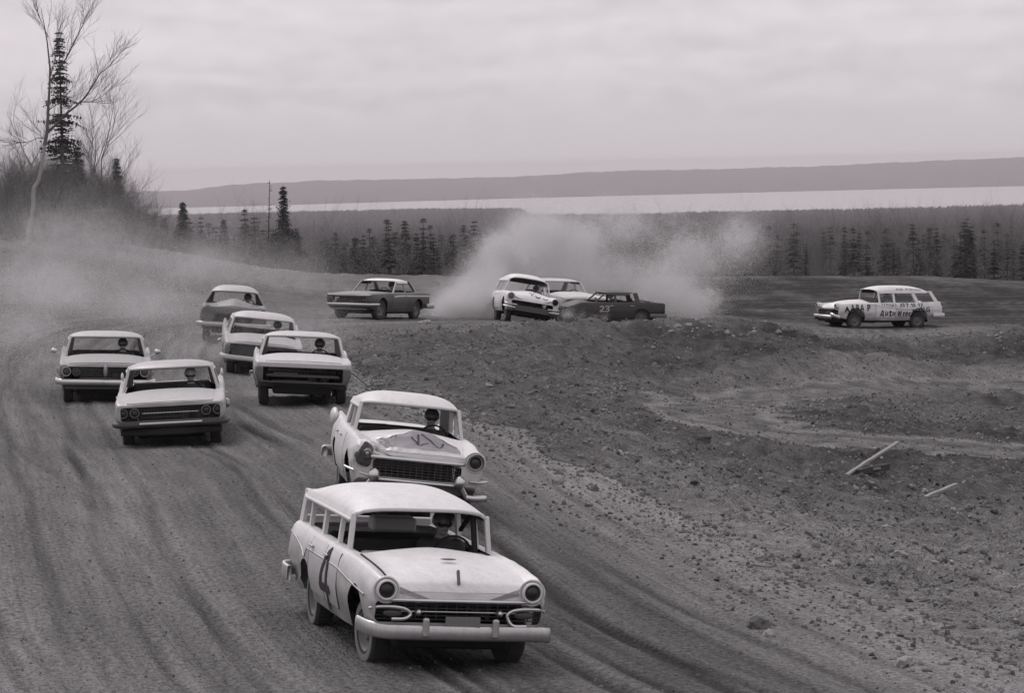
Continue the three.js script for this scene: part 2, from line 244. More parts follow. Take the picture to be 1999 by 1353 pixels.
class Loft { // lower body: 7 control points per half section, keyed along z
  constructor(rows) { const zs = rows.map((r) => r[0]); this.z0 = zs[0]; this.z1 = zs[zs.length - 1]; this.zs = zs; this.c = rows[0].slice(1).map((_, k) => pchip(zs, rows.map((r) => r[k + 1]))); }
  half(z) {
    const q = this.c.map((f) => f(z)), p = [[q[0], q[1]], [q[2], q[3]], [q[4], q[5]], [q[6], q[7]], [q[8], q[9]], [q[10], q[11]], [0, q[12]]], out = [];
    const P = (i) => (i < 0 ? [p[0][0] - 0.05, p[0][1] - 0.12] : i > 6 ? [-p[5][0], p[5][1]] : p[i]);
    for (let i = 0; i < 6; i++) for (let s = 0; s < 5; s++) { const t = s / 5, a = P(i - 1), b = P(i), c = P(i + 1), d = P(i + 2); out.push([0, 1].map((k) => { const m0 = (c[k] - a[k]) * 0.42, m1 = (d[k] - b[k]) * 0.42, t2 = t * t, t3 = t2 * t; return (2 * t3 - 3 * t2 + 1) * b[k] + (t3 - 2 * t2 + t) * m0 + (-2 * t3 + 3 * t2) * c[k] + (t3 - t2) * m1; })); }
    out.push(p[6].slice()); return out;
  }
  sideX(z, y) { const h = this.half(z); for (let i = 0; i < 17; i++) if (h[i][1] <= y && h[i + 1][1] > y) { const t = (y - h[i][1]) / (h[i + 1][1] - h[i][1]); return lerp(h[i][0], h[i + 1][0], t); } return y < h[0][1] ? h[0][0] : h[15][0]; }
  topY(z, x) { const h = this.half(z); x = Math.abs(x); for (let i = h.length - 1; i > 0; i--) if (h[i][0] <= x && h[i - 1][0] > x) { const t = (x - h[i][0]) / (h[i - 1][0] - h[i][0]); return lerp(h[i][1], h[i - 1][1], t); } return h[15][1]; }
}
function tint(g, v = 1) { const n = g.attributes.position.count, c = new Float32Array(n * 3); const p = g.attributes.position; for (let i = 0; i < n; i++) { const t = typeof v === 'function' ? v(p.getX(i), p.getY(i), p.getZ(i)) : v; c[i * 3] = c[i * 3 + 1] = c[i * 3 + 2] = t; } g.setAttribute('color', new THREE.BufferAttribute(c, 3)); return g; }
function shell(loft, deform, tone) { // the closed lower body
  const zs = []; for (let i = 0; i < loft.zs.length - 1; i++) { const a = loft.zs[i], b = loft.zs[i + 1], n = Math.max(2, Math.round((b - a) / 0.1)); for (let k = 0; k < n; k++) zs.push(lerp(a, b, k / n)); } zs.push(loft.z1);
  const pos = [], uv = [], idx = [], N = 61, put = (x, y, z, u, v) => { const p = deform ? deform(x, y, z) : [x, y, z], w = .007 * N3(x * 2.2 + wob, y * 2.2, z * 1.6); pos.push(p[0] + Math.sign(p[0]) * w * Math.min(1, Math.abs(p[0]) * 4), p[1] + w * .6, p[2]); uv.push(u, v); }, wob = (shell.w = (shell.w || 0) + 23);
  for (const z of zs) { const h = loft.half(z); for (let i = 0; i < N; i++) { const m = i <= 30 ? h[i] : h[60 - i], s = i <= 30 ? 1 : -1; put(s * m[0], m[1], z, z / 2, i / 24); } }
  zs.forEach((z, j) => { if (!j) return; for (let i = 0; i < N; i++) { const k = (i + 1) % N, a = (j - 1) * N + i, b = (j - 1) * N + k, c = j * N + i, d = j * N + k; idx.push(a, c, b, b, c, d); } });
  for (const [j, f] of [[0, 1], [zs.length - 1, 0]]) { const c = pos.length / 3, h = loft.half(zs[j]); put(0, (h[0][1] + h[30][1]) / 2, zs[j], 0, 0); for (let i = 0; i < N; i++) { const a = j * N + i, b = j * N + ((i + 1) % N); f ? idx.push(c, a, b) : idx.push(c, b, a); } }
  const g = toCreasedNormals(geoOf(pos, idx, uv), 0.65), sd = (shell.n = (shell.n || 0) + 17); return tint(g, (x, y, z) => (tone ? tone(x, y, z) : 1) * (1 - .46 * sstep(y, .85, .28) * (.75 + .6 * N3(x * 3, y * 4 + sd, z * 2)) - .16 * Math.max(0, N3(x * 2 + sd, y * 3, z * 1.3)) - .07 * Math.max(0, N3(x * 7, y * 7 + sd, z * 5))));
}
// a thin sheet f(u,v) with a turned-down edge
function panel(nu, nv, f, drop = [0, -0.03, 0], tone = 1) {
  const pos = [], uv = [], idx = [], at = (u, v) => { const p = f(u, v); pos.push(p[0], p[1], p[2]); uv.push(p[2] / 2, p[0] + p[1]); return pos.length / 3 - 1; };
  for (let j = 0; j <= nv; j++) for (let i = 0; i <= nu; i++) at(i / nu, j / nv);
  for (let j = 0; j < nv; j++) for (let i = 0; i < nu; i++) { const a = j * (nu + 1) + i, b = a + 1, c = a + nu + 1, d = c + 1; idx.push(a, b, d, a, d, c); }
  if (drop) {
    const edge = []; for (let i = 0; i < nu; i++) edge.push(i); for (let j = 0; j < nv; j++) edge.push(j * (nu + 1) + nu); for (let i = nu; i > 0; i--) edge.push(nv * (nu + 1) + i); for (let j = nv; j > 0; j--) edge.push(j * (nu + 1));
    const base = pos.length / 3; for (const e of edge) for (const k of [0, 1]) { pos.push(pos[e * 3] + k * drop[0], pos[e * 3 + 1] + k * drop[1], pos[e * 3 + 2] + k * drop[2]); uv.push(0, 0); }
    for (let k = 0; k < edge.length; k++) { const a = base + 2 * k, b = base + 2 * ((k + 1) % edge.length); idx.push(a, a + 1, b, b, a + 1, b + 1); }
  }
  return tint(geoOf(pos, idx, uv), tone);
}
// a bar with a rounded section swept along a plan path [x, z] or [x, z, y]
function sweep(path, w, h, y0 = 0, closed = false, sharp = 2.6) {
  const n = 10, prof = []; for (let i = 0; i < n; i++) { const a = (i / n) * Math.PI * 2, c = Math.cos(a), s = Math.sin(a); prof.push([Math.sign(c) * Math.abs(c) ** (2 / sharp) * w / 2, Math.sign(s) * Math.abs(s) ** (2 / sharp) * h / 2]); }
  const curve = new THREE.CatmullRomCurve3(path.map((p) => V(p[0], (p[2] ?? 0) + y0, p[1])), closed, 'catmullrom', 0.4), S = Math.max(12, path.length * 5), pos = [], uv = [], idx = [];
  for (let j = 0; j <= S; j++) { const p = curve.getPoint(j / S), t = curve.getTangent(j / S), nx = t.z, nz = -t.x, l = Math.hypot(nx, nz) || 1; for (const [o, u] of prof) { pos.push(p.x + (nx / l) * o, p.y + u, p.z + (nz / l) * o); uv.push(j * 0.1, u); } if (j) for (let i = 0; i < n; i++) { const k = (i + 1) % n, a = (j - 1) * n + i, b = (j - 1) * n + k; idx.push(a, b, a + n, b, b + n, a + n); } }
  if (!closed) for (const j of [0, S]) { const c = pos.length / 3, p = curve.getPoint(j / S); pos.push(p.x, p.y, p.z); uv.push(0, 0); for (let i = 0; i < n; i++) idx.push(c, j * n + i, j * n + ((i + 1) % n)); }
  return geoOf(pos, idx, uv);
}
function beam(a, b, w, d, up = V(0, 0, 1)) { // rectangular bar from a to b
  const g = new RoundedBoxGeometry(w, a.distanceTo(b), d, 2, Math.min(w, d) * 0.3), dir = b.clone().sub(a).normalize(), x = up.clone().cross(dir).normalize(), z = x.clone().cross(dir).normalize();
  g.applyMatrix4(new THREE.Matrix4().makeBasis(x.negate(), dir, z.negate()).setPosition(a.clone().add(b).multiplyScalar(0.5))); return g;
}
function quadPillar(p, thick, inward) { // p: four corners, clockwise from outside; extruded inwards
  const q = p.map((v) => v.clone().add(inward.clone().multiplyScalar(thick))), c = [...p, ...q], f = [[0, 1, 2, 3], [7, 6, 5, 4], [0, 4, 5, 1], [1, 5, 6, 2], [2, 6, 7, 3], [3, 7, 4, 0]], pos = [], idx = [];
  f.forEach((k) => { const b = pos.length / 3; k.forEach((i) => pos.push(c[i].x, c[i].y, c[i].z)); idx.push(b, b + 1, b + 2, b, b + 2, b + 3); });
  return tint(geoOf(pos, idx, new Array(pos.length / 3 * 2).fill(0.3)), 1);
}
function ovoid(rx, ry, rz, x, y, z) { const g = new THREE.SphereGeometry(1, 18, 12); g.scale(rx, ry, rz); g.translate(x, y, z); return g; }

const wheelGeo = (() => {
  const R0 = 0.345, w = 0.1, P = [[0.2, -w * 0.8], [0.24, -w], [0.31, -w * 1.02], [R0 - 0.015, -w * 0.85], [R0, -w * 0.6], [R0, w * 0.6], [R0 - 0.015, w * 0.85], [0.31, w * 1.02], [0.24, w], [0.2, w * 0.8]];
  const tyre = new THREE.LatheGeometry(P.map(([r, y]) => new THREE.Vector2(r, y)), 36); tyre.rotateZ(Math.PI / 2);
  const tread = []; for (let k = 0; k < 44; k++) { const b = new THREE.BoxGeometry(0.15, 0.012, 0.026); b.translate(0, R0 + 0.003, 0); b.rotateX((k / 44) * Math.PI * 2); tread.push(b); }
  const wall = new THREE.LatheGeometry([[0.235, 0.101], [0.275, 0.1045], [0.315, 0.101]].map(([r, y]) => new THREE.Vector2(r, y)), 36); wall.rotateZ(-Math.PI / 2);
  const rim = new THREE.LatheGeometry([[0, 0.055], [0.05, 0.06], [0.075, 0.05], [0.09, 0.025], [0.14, 0.02], [0.165, 0.045], [0.185, 0.05], [0.2, 0.085], [0.21, 0.09], [0.215, 0.075], [0.2, -0.08]].map(([r, y]) => new THREE.Vector2(r, y)), 30); rim.rotateZ(-Math.PI / 2);
  const nuts = []; for (let k = 0; k < 5; k++) { const c = new THREE.CylinderGeometry(0.011, 0.011, 0.02, 6); c.rotateZ(Math.PI / 2); c.translate(0.035, 0.115 * Math.cos(k * 1.2566), 0.115 * Math.sin(k * 1.2566)); nuts.push(c); }
  return { tyre: join([tyre, ...tread]), wall, rim: join([rim, ...nuts]) };
})();
function addWheels(car, s) {
  for (const [z, steer] of [[s.fa, s.steer || 0], [s.ra, 0]]) for (const side of [1, -1]) {
    const w = new THREE.Group(); w.name = 'wheel'; w.position.set(side * s.track, 0.34, z); w.rotation.set(0, steer + (side < 0 ? Math.PI : 0), 0); car.add(w);
    mesh('tyre', wheelGeo.tyre, s.tyre || RUBBER, w); mesh('rim', wheelGeo.rim, s.rim || STEEL, w); if (s.whitewall) mesh('sidewall', wheelGeo.wall, s.whitewall, w);
  }
}
function headlamp(car, x, y, z, r, o = {}) { // bezel > lens
  const prof = [[r * 0.8, -0.02], [r * 0.86, 0.025], [r, 0.03], [r * 1.12, 0.012], [r * 1.15, -0.05], [r * 1.1, -0.09]].map(([a, b]) => new THREE.Vector2(a, b)), bz = new THREE.LatheGeometry(prof, 28); bz.rotateX(Math.PI / 2);
  const h = mesh('headlight', tint(bz), o.bezel || CHROME_DULL, car); h.position.set(x, y, z); h.rotation.x = o.tilt || 0; h.rotation.y = o.turn || 0;
  const ln = new THREE.SphereGeometry(r * 1.25, 24, 8, 0, Math.PI * 2, 0, 0.75); ln.rotateX(Math.PI / 2); ln.translate(0, 0, -r * 0.98); mesh('lens', ln, o.lens || LENS, h);
  if (o.hood) { const hd = new THREE.CylinderGeometry(r * 1.2, r * 1.2, 0.14, 24, 1, true, -1.9, 3.8); hd.rotateX(-Math.PI / 2); hd.translate(0, 0, 0.0); mesh('headlight_hood', tint(hd), o.hood, h); }
  return h;
}
function makeCar(s) { // returns { car, body-space helpers }
  const car = thing(s.name, s.label, s.category || 'car', s.group), L = new Loft(s.rows), P = paint(s.paint, s.rough), D = s.deform, dd = (x, y, z) => (D ? D(x, y, z) : [x, y, z]);
  const ext = { car, L, P, dd, s };
  // lower body, with the cabin, the wheel wells and the grille mouth cut out
  const cut = (g) => { const b = new Brush(tint(g.index ? g.toNonIndexed() : g, 0.6), DARK); b.updateMatrixWorld(); return b; };
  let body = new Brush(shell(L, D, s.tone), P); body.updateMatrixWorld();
  const gh = s.gh, cabin = new RoundedBoxGeometry(gh.wb * 2 - 0.14, 0.95, gh.zA - gh.zB - 0.1, 3, 0.09); cabin.translate(0, 0.42 + 0.475, (gh.zA + gh.zB) / 2);
  body = evaluator.evaluate(body, cut(cabin), SUBTRACTION); body.updateMatrixWorld();
  for (const [z, r, y] of [[s.fa, s.wr || 0.41, 0.36], [s.ra, s.wrr || 0.4, s.wry || 0.35]]) for (const side of [1, -1]) { const c = new THREE.CylinderGeometry(r, r, 0.6, 40); c.rotateZ(Math.PI / 2); c.translate(side * (s.track + 0.18), y, z); body = evaluator.evaluate(body, cut(c), SUBTRACTION); body.updateMatrixWorld(); }
  for (const b of s.mouth || []) { const g = new RoundedBoxGeometry(b[0], b[1], b[2], 3, b[6] ?? 0.04); g.translate(b[3], b[4], b[5]); body = evaluator.evaluate(body, cut(g), SUBTRACTION); body.updateMatrixWorld(); }
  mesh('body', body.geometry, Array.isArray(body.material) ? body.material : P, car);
  // bonnet
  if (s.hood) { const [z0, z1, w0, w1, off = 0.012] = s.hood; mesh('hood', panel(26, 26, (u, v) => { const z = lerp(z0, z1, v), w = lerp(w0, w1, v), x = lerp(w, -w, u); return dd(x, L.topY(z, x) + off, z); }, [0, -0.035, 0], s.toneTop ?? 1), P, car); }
  // doors: panels that stand 5 mm proud, with handles
  for (const [za, zb] of s.doors || []) for (const side of [1, -1]) {
    const d = mesh('door', panel(10, 12, (u, v) => { const z = lerp(za, zb, side > 0 ? 1 - u : u), y = lerp(0.37, gh.yb - 0.035, v); return dd(side * (L.sideX(z, y) + 0.006), y, z); }, [-side * 0.02, 0, 0], s.tone || 1), P, car);
    const hz = za + 0.14, hy = gh.yb - 0.12; const hd = new RoundedBoxGeometry(0.03, 0.025, 0.16, 2, 0.01); hd.translate(side * (L.sideX(hz, hy) + 0.025), hy, hz); mesh('door_handle', hd, CHROME_DULL, d);
    if (s.gaps) for (const z of [za - .008, zb + .008]) mesh('door_gap', new THREE.TubeGeometry(new THREE.CatmullRomCurve3(Array.from({ length: 9 }, (_, i) => { const y = lerp(.36, gh.yb - .03, i / 8); return V(...dd(side * (L.sideX(z, y) + .004), y, z)); })), 16, .0045, 5), BLACK, d);
  }
  // roof
  const cr = gh.crown, wr = (v) => gh.wr * (1 - 0.05 * (1 - v)), roofAt = (u, v, drop) => { const q0 = Math.abs(u), q = Math.min(1, q0), k = Math.abs(2 * v - 1 - (gh.peak || 0)), e = 1 - 0.82 * k ** 3, z = lerp(gh.zH, gh.zR, v) - (v < 0.5 ? 1 : -1) * (gh.bow ?? 0.12) * u * u * k; const o = q0 - q; return [(wr(v) + o * 0.28) * Math.sign(u) * (1 - (1 - q) ** 1.25), gh.yr + cr * (1 - q ** 3.2) * e + (gh.rise || 0) * (v - 0.5) - drop - o * 0.75, z]; };
  { const pos = [], uv = [], idx = [], nu = 32, nv = 24; for (let layer = 0; layer < 2; layer++) for (let j = 0; j <= nv; j++) for (let i = 0; i <= nu; i++) { const p = dd(...roofAt(((i / nu) * 2 - 1) * (i === 0 || i === nu ? 1 + (gh.rail ?? 0.09) : i === 1 || i === nu - 1 ? 16 / 15 : 16 / 15), j / nv, layer * 0.035)); pos.push(...p); uv.push(p[2] / 2, p[0]); } const LN = (nu + 1) * (nv + 1);
    for (let j = 0; j < nv; j++) for (let i = 0; i < nu; i++) { const a = j * (nu + 1) + i, b = a + 1, c = a + nu + 1, d = c + 1; idx.push(a, b, d, a, d, c); }
    const top = idx.length; for (let j = 0; j < nv; j++) for (let i = 0; i < nu; i++) { const a = LN + j * (nu + 1) + i, b = a + 1, c = a + nu + 1, d = c + 1; idx.push(a, d, b, a, c, d); }
    const g0 = geoOf(pos, idx.slice(0, top), uv), g1 = geoOf(pos, idx.slice(top), uv);
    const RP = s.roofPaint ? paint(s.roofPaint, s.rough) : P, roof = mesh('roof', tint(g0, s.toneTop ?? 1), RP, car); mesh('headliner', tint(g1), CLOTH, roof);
    const loop = (list) => { const pts = list.map(([u, v]) => { const p = dd(...roofAt(u * (1 + (gh.rail ?? 0.09)), v, 0.01)); return V(...p); }); return new THREE.TubeGeometry(new THREE.CatmullRomCurve3(pts, true, 'catmullrom', 0.2), 90, 0.022, 7, true); };
    const rim = []; for (let i = 0; i <= 12; i++) rim.push([(i / 12) * 2 - 1, 0]); for (let j = 1; j <= 8; j++) rim.push([1, j / 8]); for (let i = 11; i >= 0; i--) rim.push([(i / 12) * 2 - 1, 1]); for (let j = 7; j >= 1; j--) rim.push([-1, j / 8]);
    mesh('drip_rail', tint(loop(rim), 0.92), RP, roof); ext.RP = RP; ext.roofAt = roofAt;
  }
  const roofX = (z) => wr(clamp((gh.zH - z) / (gh.zH - gh.zR), 0, 1)), roofY = (z) => gh.yr + (gh.rise || 0) * (clamp((gh.zH - z) / (gh.zH - gh.zR), 0, 1) - 0.5);
  for (const side of [1, -1]) {
    const A = V(...dd(side * (gh.wb - 0.02), gh.yb - 0.03, gh.zAs)), B = V(...dd(side * roofX(gh.zH), gh.yr, gh.zH - (gh.bow ?? 0.12)));
    mesh('windshield_pillar', tint(beam(A, B, 0.055, gh.aw || 0.06)), ext.RP, car);
    for (const [b0, b1, t0, t1] of gh.pillars || []) { // z at the belt and at the roof
      const p = [V(side * (gh.wb + 0.0), gh.yb - 0.02, b0), V(side * (gh.wb + 0.0), gh.yb - 0.02, b1), V(side * roofX(t1), roofY(t1), t1), V(side * roofX(t0), roofY(t0), t0)].map((v) => V(...dd(v.x, v.y, v.z))); if (side < 0) p.reverse();
      mesh('pillar', quadPillar(p, 0.045, V(-side, 0, 0)), ext.RP, car);
    }
    if (gh.back) { const [zb, xb, zt] = gh.back; const b = V(side * gh.wb, gh.yb - 0.03, gh.zB + 0.12), c = V(side * xb, gh.yb - 0.02, zb), t = V(side * xb * 0.92, gh.yr - 0.01, zt), r = V(side * roofX(zt), gh.yr, zt); const p = [c, b, r, t].map((v) => V(...dd(v.x, v.y, v.z))); if (side < 0) p.reverse(); mesh('rear_corner', quadPillar(p, 0.04, V(0, 0, 1)), ext.RP, car); }
  }
  // inside: bench seats, dashboard, steering wheel, rear roll hoop
  const box = (w, h, d, x, y, z, rx = 0, r = 0.05) => { const g = new RoundedBoxGeometry(w, h, d, 3, r); g.rotateX(rx); g.translate(x, y, z); return g; };
  const sz = gh.zA - 1.22;
  mesh('front_seat', join([box(gh.wb * 2 - 0.3, 0.2, 0.55, 0, 0.52, sz + 0.2), box(gh.wb * 2 - 0.3, s.seatH || 0.5, 0.16, 0, 0.55 + (s.seatH || 0.5) / 2 - 0.05, sz - 0.12, -0.18)]), s.seat || CLOTH, car);
  if (gh.zB < sz - 0.9) mesh('rear_seat', join([box(gh.wb * 2 - 0.34, 0.2, 0.5, 0, 0.5, sz - 0.85), box(gh.wb * 2 - 0.34, 0.5, 0.15, 0, 0.72, sz - 1.15, -0.18)]), CLOTH, car);
  mesh('dashboard', box(gh.wb * 2 - 0.18, 0.2, 0.26, 0, gh.yb - 0.09, gh.zA - 0.17, 0, 0.06), s.dash || DARK, car);
  const sw = new THREE.TorusGeometry(0.2, 0.014, 8, 30), spoke = new THREE.BoxGeometry(0.4, 0.025, 0.012), col = new THREE.CylinderGeometry(0.02, 0.025, 0.4, 8); col.rotateX(Math.PI / 2); col.translate(0, 0, 0.2); const swg = join([sw, spoke, col]); swg.rotateX(0.42); swg.translate(0.37, gh.yb - 0.02, gh.zA - 0.52); mesh('steering_wheel', swg, BLACK, car);
  mesh('chassis', join([box(1.2, 0.2, s.fa - s.ra + 1.25, 0, 0.28, (s.fa + s.ra) / 2), box(s.track * 2, 0.09, 0.09, 0, 0.3, s.fa), box(s.track * 2, 0.11, 0.11, 0, 0.34, s.ra)]), BLACK, car);
  addWheels(car, s);
  return ext;
}
// stands a finished car on the ground; the body leans on its springs, the wheels stay down
function place(car, x, z, yawDeg, lean = 0, dip = 0, lift = 0) {
  const n = groundN(x, z), q = new THREE.Quaternion().setFromUnitVectors(V(0, 1, 0), n).multiply(new THREE.Quaternion().setFromAxisAngle(V(0, 1, 0), R(yawDeg)));
  car.position.set(x, baseH(x, z) - 0.01, z); car.quaternion.copy(q);
  const bodyQ = new THREE.Quaternion().setFromEuler(new THREE.Euler(R(dip), 0, R(lean))), piv = V(0, 0.42, 0), off = piv.clone().sub(piv.clone().applyQuaternion(bodyQ)); off.y += lift;
  for (const c of car.children) if (c.name !== 'wheel') { c.position.applyQuaternion(bodyQ).add(off); c.quaternion.premultiply(bodyQ); }
  car.userData_pose = { bodyQ, off };
}
// writing painted on the side or the bonnet: a sheet that follows the panel 8 mm off it
function canvasTex(w, h, draw) { const c = document.createElement('canvas'); c.width = w; c.height = h; const x = c.getContext('2d'); x.clearRect(0, 0, w, h); draw(x, w, h); const t = new THREE.CanvasTexture(c); t.colorSpace = THREE.SRGBColorSpace; return t; }
function writing(name, e, nu, nv, f, w, h, draw) { const pos = [], uv = [], idx = []; for (let j = 0; j <= nv; j++) for (let i = 0; i <= nu; i++) { pos.push(...f(i / nu, j / nv)); uv.push(i / nu, j / nv); if (i && j) { const a = j * (nu + 1) + i; idx.push(a - nu - 2, a - nu - 1, a, a - nu - 2, a, a - 1); } } return mesh(name, geoOf(pos, idx, uv), new THREE.MeshStandardMaterial({ map: canvasTex(w, h, draw), transparent: true, roughness: 0.8, side: THREE.DoubleSide }), e.car); }
const sideSheet = (e, side, zFront, zRear, y0, y1, off = 0.014) => (u, v) => { const z = side > 0 ? lerp(zFront, zRear, u) : lerp(zRear, zFront, u), y = lerp(y0, y1, v); return e.dd(side * (e.L.sideX(z, y) + off), y, z); };   // reads left to right seen from outside

// row: z, sill w y, widest w y, shoulder w y, fender crown w y, valley w y, hood edge w y, centre y
function rowsA({ f = 2.45, r = -2.55, hood = 1.05, fin = 0, lip = 0.77, k = 1, low = 0 } = {}) { // rounded mid-fifties body
  const t = [
    [r, .72, .42, .84, .60, .84, .80, .77, .91 + fin * .7, .60, .90, .40, .91, .915],
    [r + .1, .82, .36, .92, .60, .905, .86, .82, .975 + fin, .66, .96, .40, .975, .985],
    [r + .8, .87, .30, .955, .60, .935, .87, .85, .985 + fin * .35, .70, .985, .40, .995, 1.0],
    [-.5, .88, .26, .96, .58, .935, .86, .865, .98, .70, .985, .40, .99, 1.0],
    [.75, .88, .26, .96, .58, .94, .86, .875, .985, .72, .985, .45, 1.02, hood + .01],
    [1.25, .88, .27, .96, .58, .945, .85, .87, .985, .68, .955, .45, 1.015, hood],
    [f - .55, .88, .30, .955, .60, .945, .84, .865, .965, .70, .925, .44, .965, hood - .045],
    [f - .2, .875, .36, .95, .61, .945, .82, .865, .945, .72, .885, .48, .895, hood - .14],
    [f - .05, .86, .41, .935, .62, .93, .80, .855, .93, .70, lip + .065, .46, lip + .065, lip + .07],
    [f, .83, .44, .91, .62, .90, .79, .83, .90, .70, lip + .008, .44, lip + .004, lip]];
  return t.map((q) => q.map((v, i) => (i === 0 ? v : i % 2 && i < 13 ? v * k : v - low)));
}
function rowsB({ f = 2.75, r = -2.85, fin = 0, hood = .97, lip = .85, k = 1, low = 0 } = {}) { // slab-sided body of about 1960
  const t = [
    [r, .80, .46, .90, .56, .92, .72, .91, .86 + fin, .78, .84, .50, .85, .855],
    [r + .1, .86, .42, .95, .57, .965, .75, .945, .90 + fin, .79, .875, .50, .885, .89],
    [r + 1, .92, .29, 1.0, .58, 1.0, .82, .965, .945 + fin * .45, .86, .92, .50, .93, .94],
    [-.5, .93, .25, 1.0, .58, .995, .80, .96, .91, .87, .92, .50, .94, .95],
    [.9, .93, .25, 1.0, .58, .995, .80, .96, .91, .84, .92, .50, hood - .01, hood + .005],
    [f - .95, .93, .28, 1.0, .60, .995, .79, .965, .89, .84, .895, .50, hood - .035, hood - .02],
    [f - .25, .91, .34, .985, .60, .985, .77, .96, .865, .80, .868, .50, lip + .035, lip + .045],
    [f - .05, .88, .40, .965, .60, .965, .75, .945, .84, .78, .845, .50, lip + .005, lip + .01],
    [f, .86, .42, .945, .60, .945, .73, .92, .81, .76, .815, .50, lip - .03, lip - .028]];
  return t.map((q) => q.map((v, i) => (i === 0 ? v : i % 2 && i < 13 ? v * k : v - low)));
}
const ghWagon = { zA: .86, zAs: .44, zH: .56, zR: -2.28, zB: -2.44, wb: .87, yb: .985, wr: .73, yr: 1.42, crown: .19, peak: -.1, bow: .16, aw: .08 };
const ghSedanA = { zA: .86, zAs: .46, zH: .52, zR: -1.12, zB: -1.55, wb: .87, yb: .985, wr: .73, yr: 1.40, crown: .20, bow: .2, aw: .08, back: [-1.5, .62, -1.1], pillars: [[-.32, -.38, -.3, -.36], [-1.15, -1.5, -.78, -1.1]] };
const ghB = { zA: 1.0, zAs: .62, zH: .42, zR: -.95, zB: -1.45, wb: .90, yb: .915, wr: .80, yr: 1.32, crown: .115, bow: .2, aw: .055, back: [-1.42, .74, -.95], pillars: [[-.25, -.31, -.22, -.28], [-1.2, -1.42, -.8, -.95]] };
const bar = (x0, x1, y, z, w = .03, h = .03, b = .04) => sweep([[x0, z - b, y], [(x0 + x1) / 2 - (x1 - x0) * .25, z, y], [(x0 + x1) / 2 + (x1 - x0) * .25, z, y], [x1, z - b, y]], w, h);
const grid = (w, y0, y1, z, nh, nv, t = .012) => { const l = []; for (let i = 0; i < nh; i++) { const y = lerp(y0, y1, nh > 1 ? i / (nh - 1) : .5); l.push(new THREE.BoxGeometry(w * 2, t, .025).translate(0, y, z)); } for (let i = 0; i < nv; i++) l.push(new THREE.BoxGeometry(t, Math.abs(y1 - y0), .018).translate(lerp(-w, w, i / (nv - 1)), (y0 + y1) / 2, z - .006)); return join(l); };
const pod = (r, len, x, y, z) => { const g = new THREE.LatheGeometry([[0, -len], [r * .55, -len], [r * .85, -len * .55], [r * 1.1, -.06], [r * 1.22, .0], [r * 1.2, .035], [r * 1.02, .03], [r * .95, -.05]].map(([a, b]) => new THREE.Vector2(a, b)), 28); g.rotateX(Math.PI / 2); g.translate(x, y, z); return tint(g); };
const plate = (w, h, x, y, z) => new RoundedBoxGeometry(w, h, .012, 2, .005).translate(x, y, z);
const strip = (e, side, pts, w = .022, h = .03) => sweep(pts.map(([z, y]) => { const p = e.dd(side * (e.L.sideX(z, y) + .006), y, z); return [p[0], p[2], p[1]]; }), w, h);

const CARS = {};
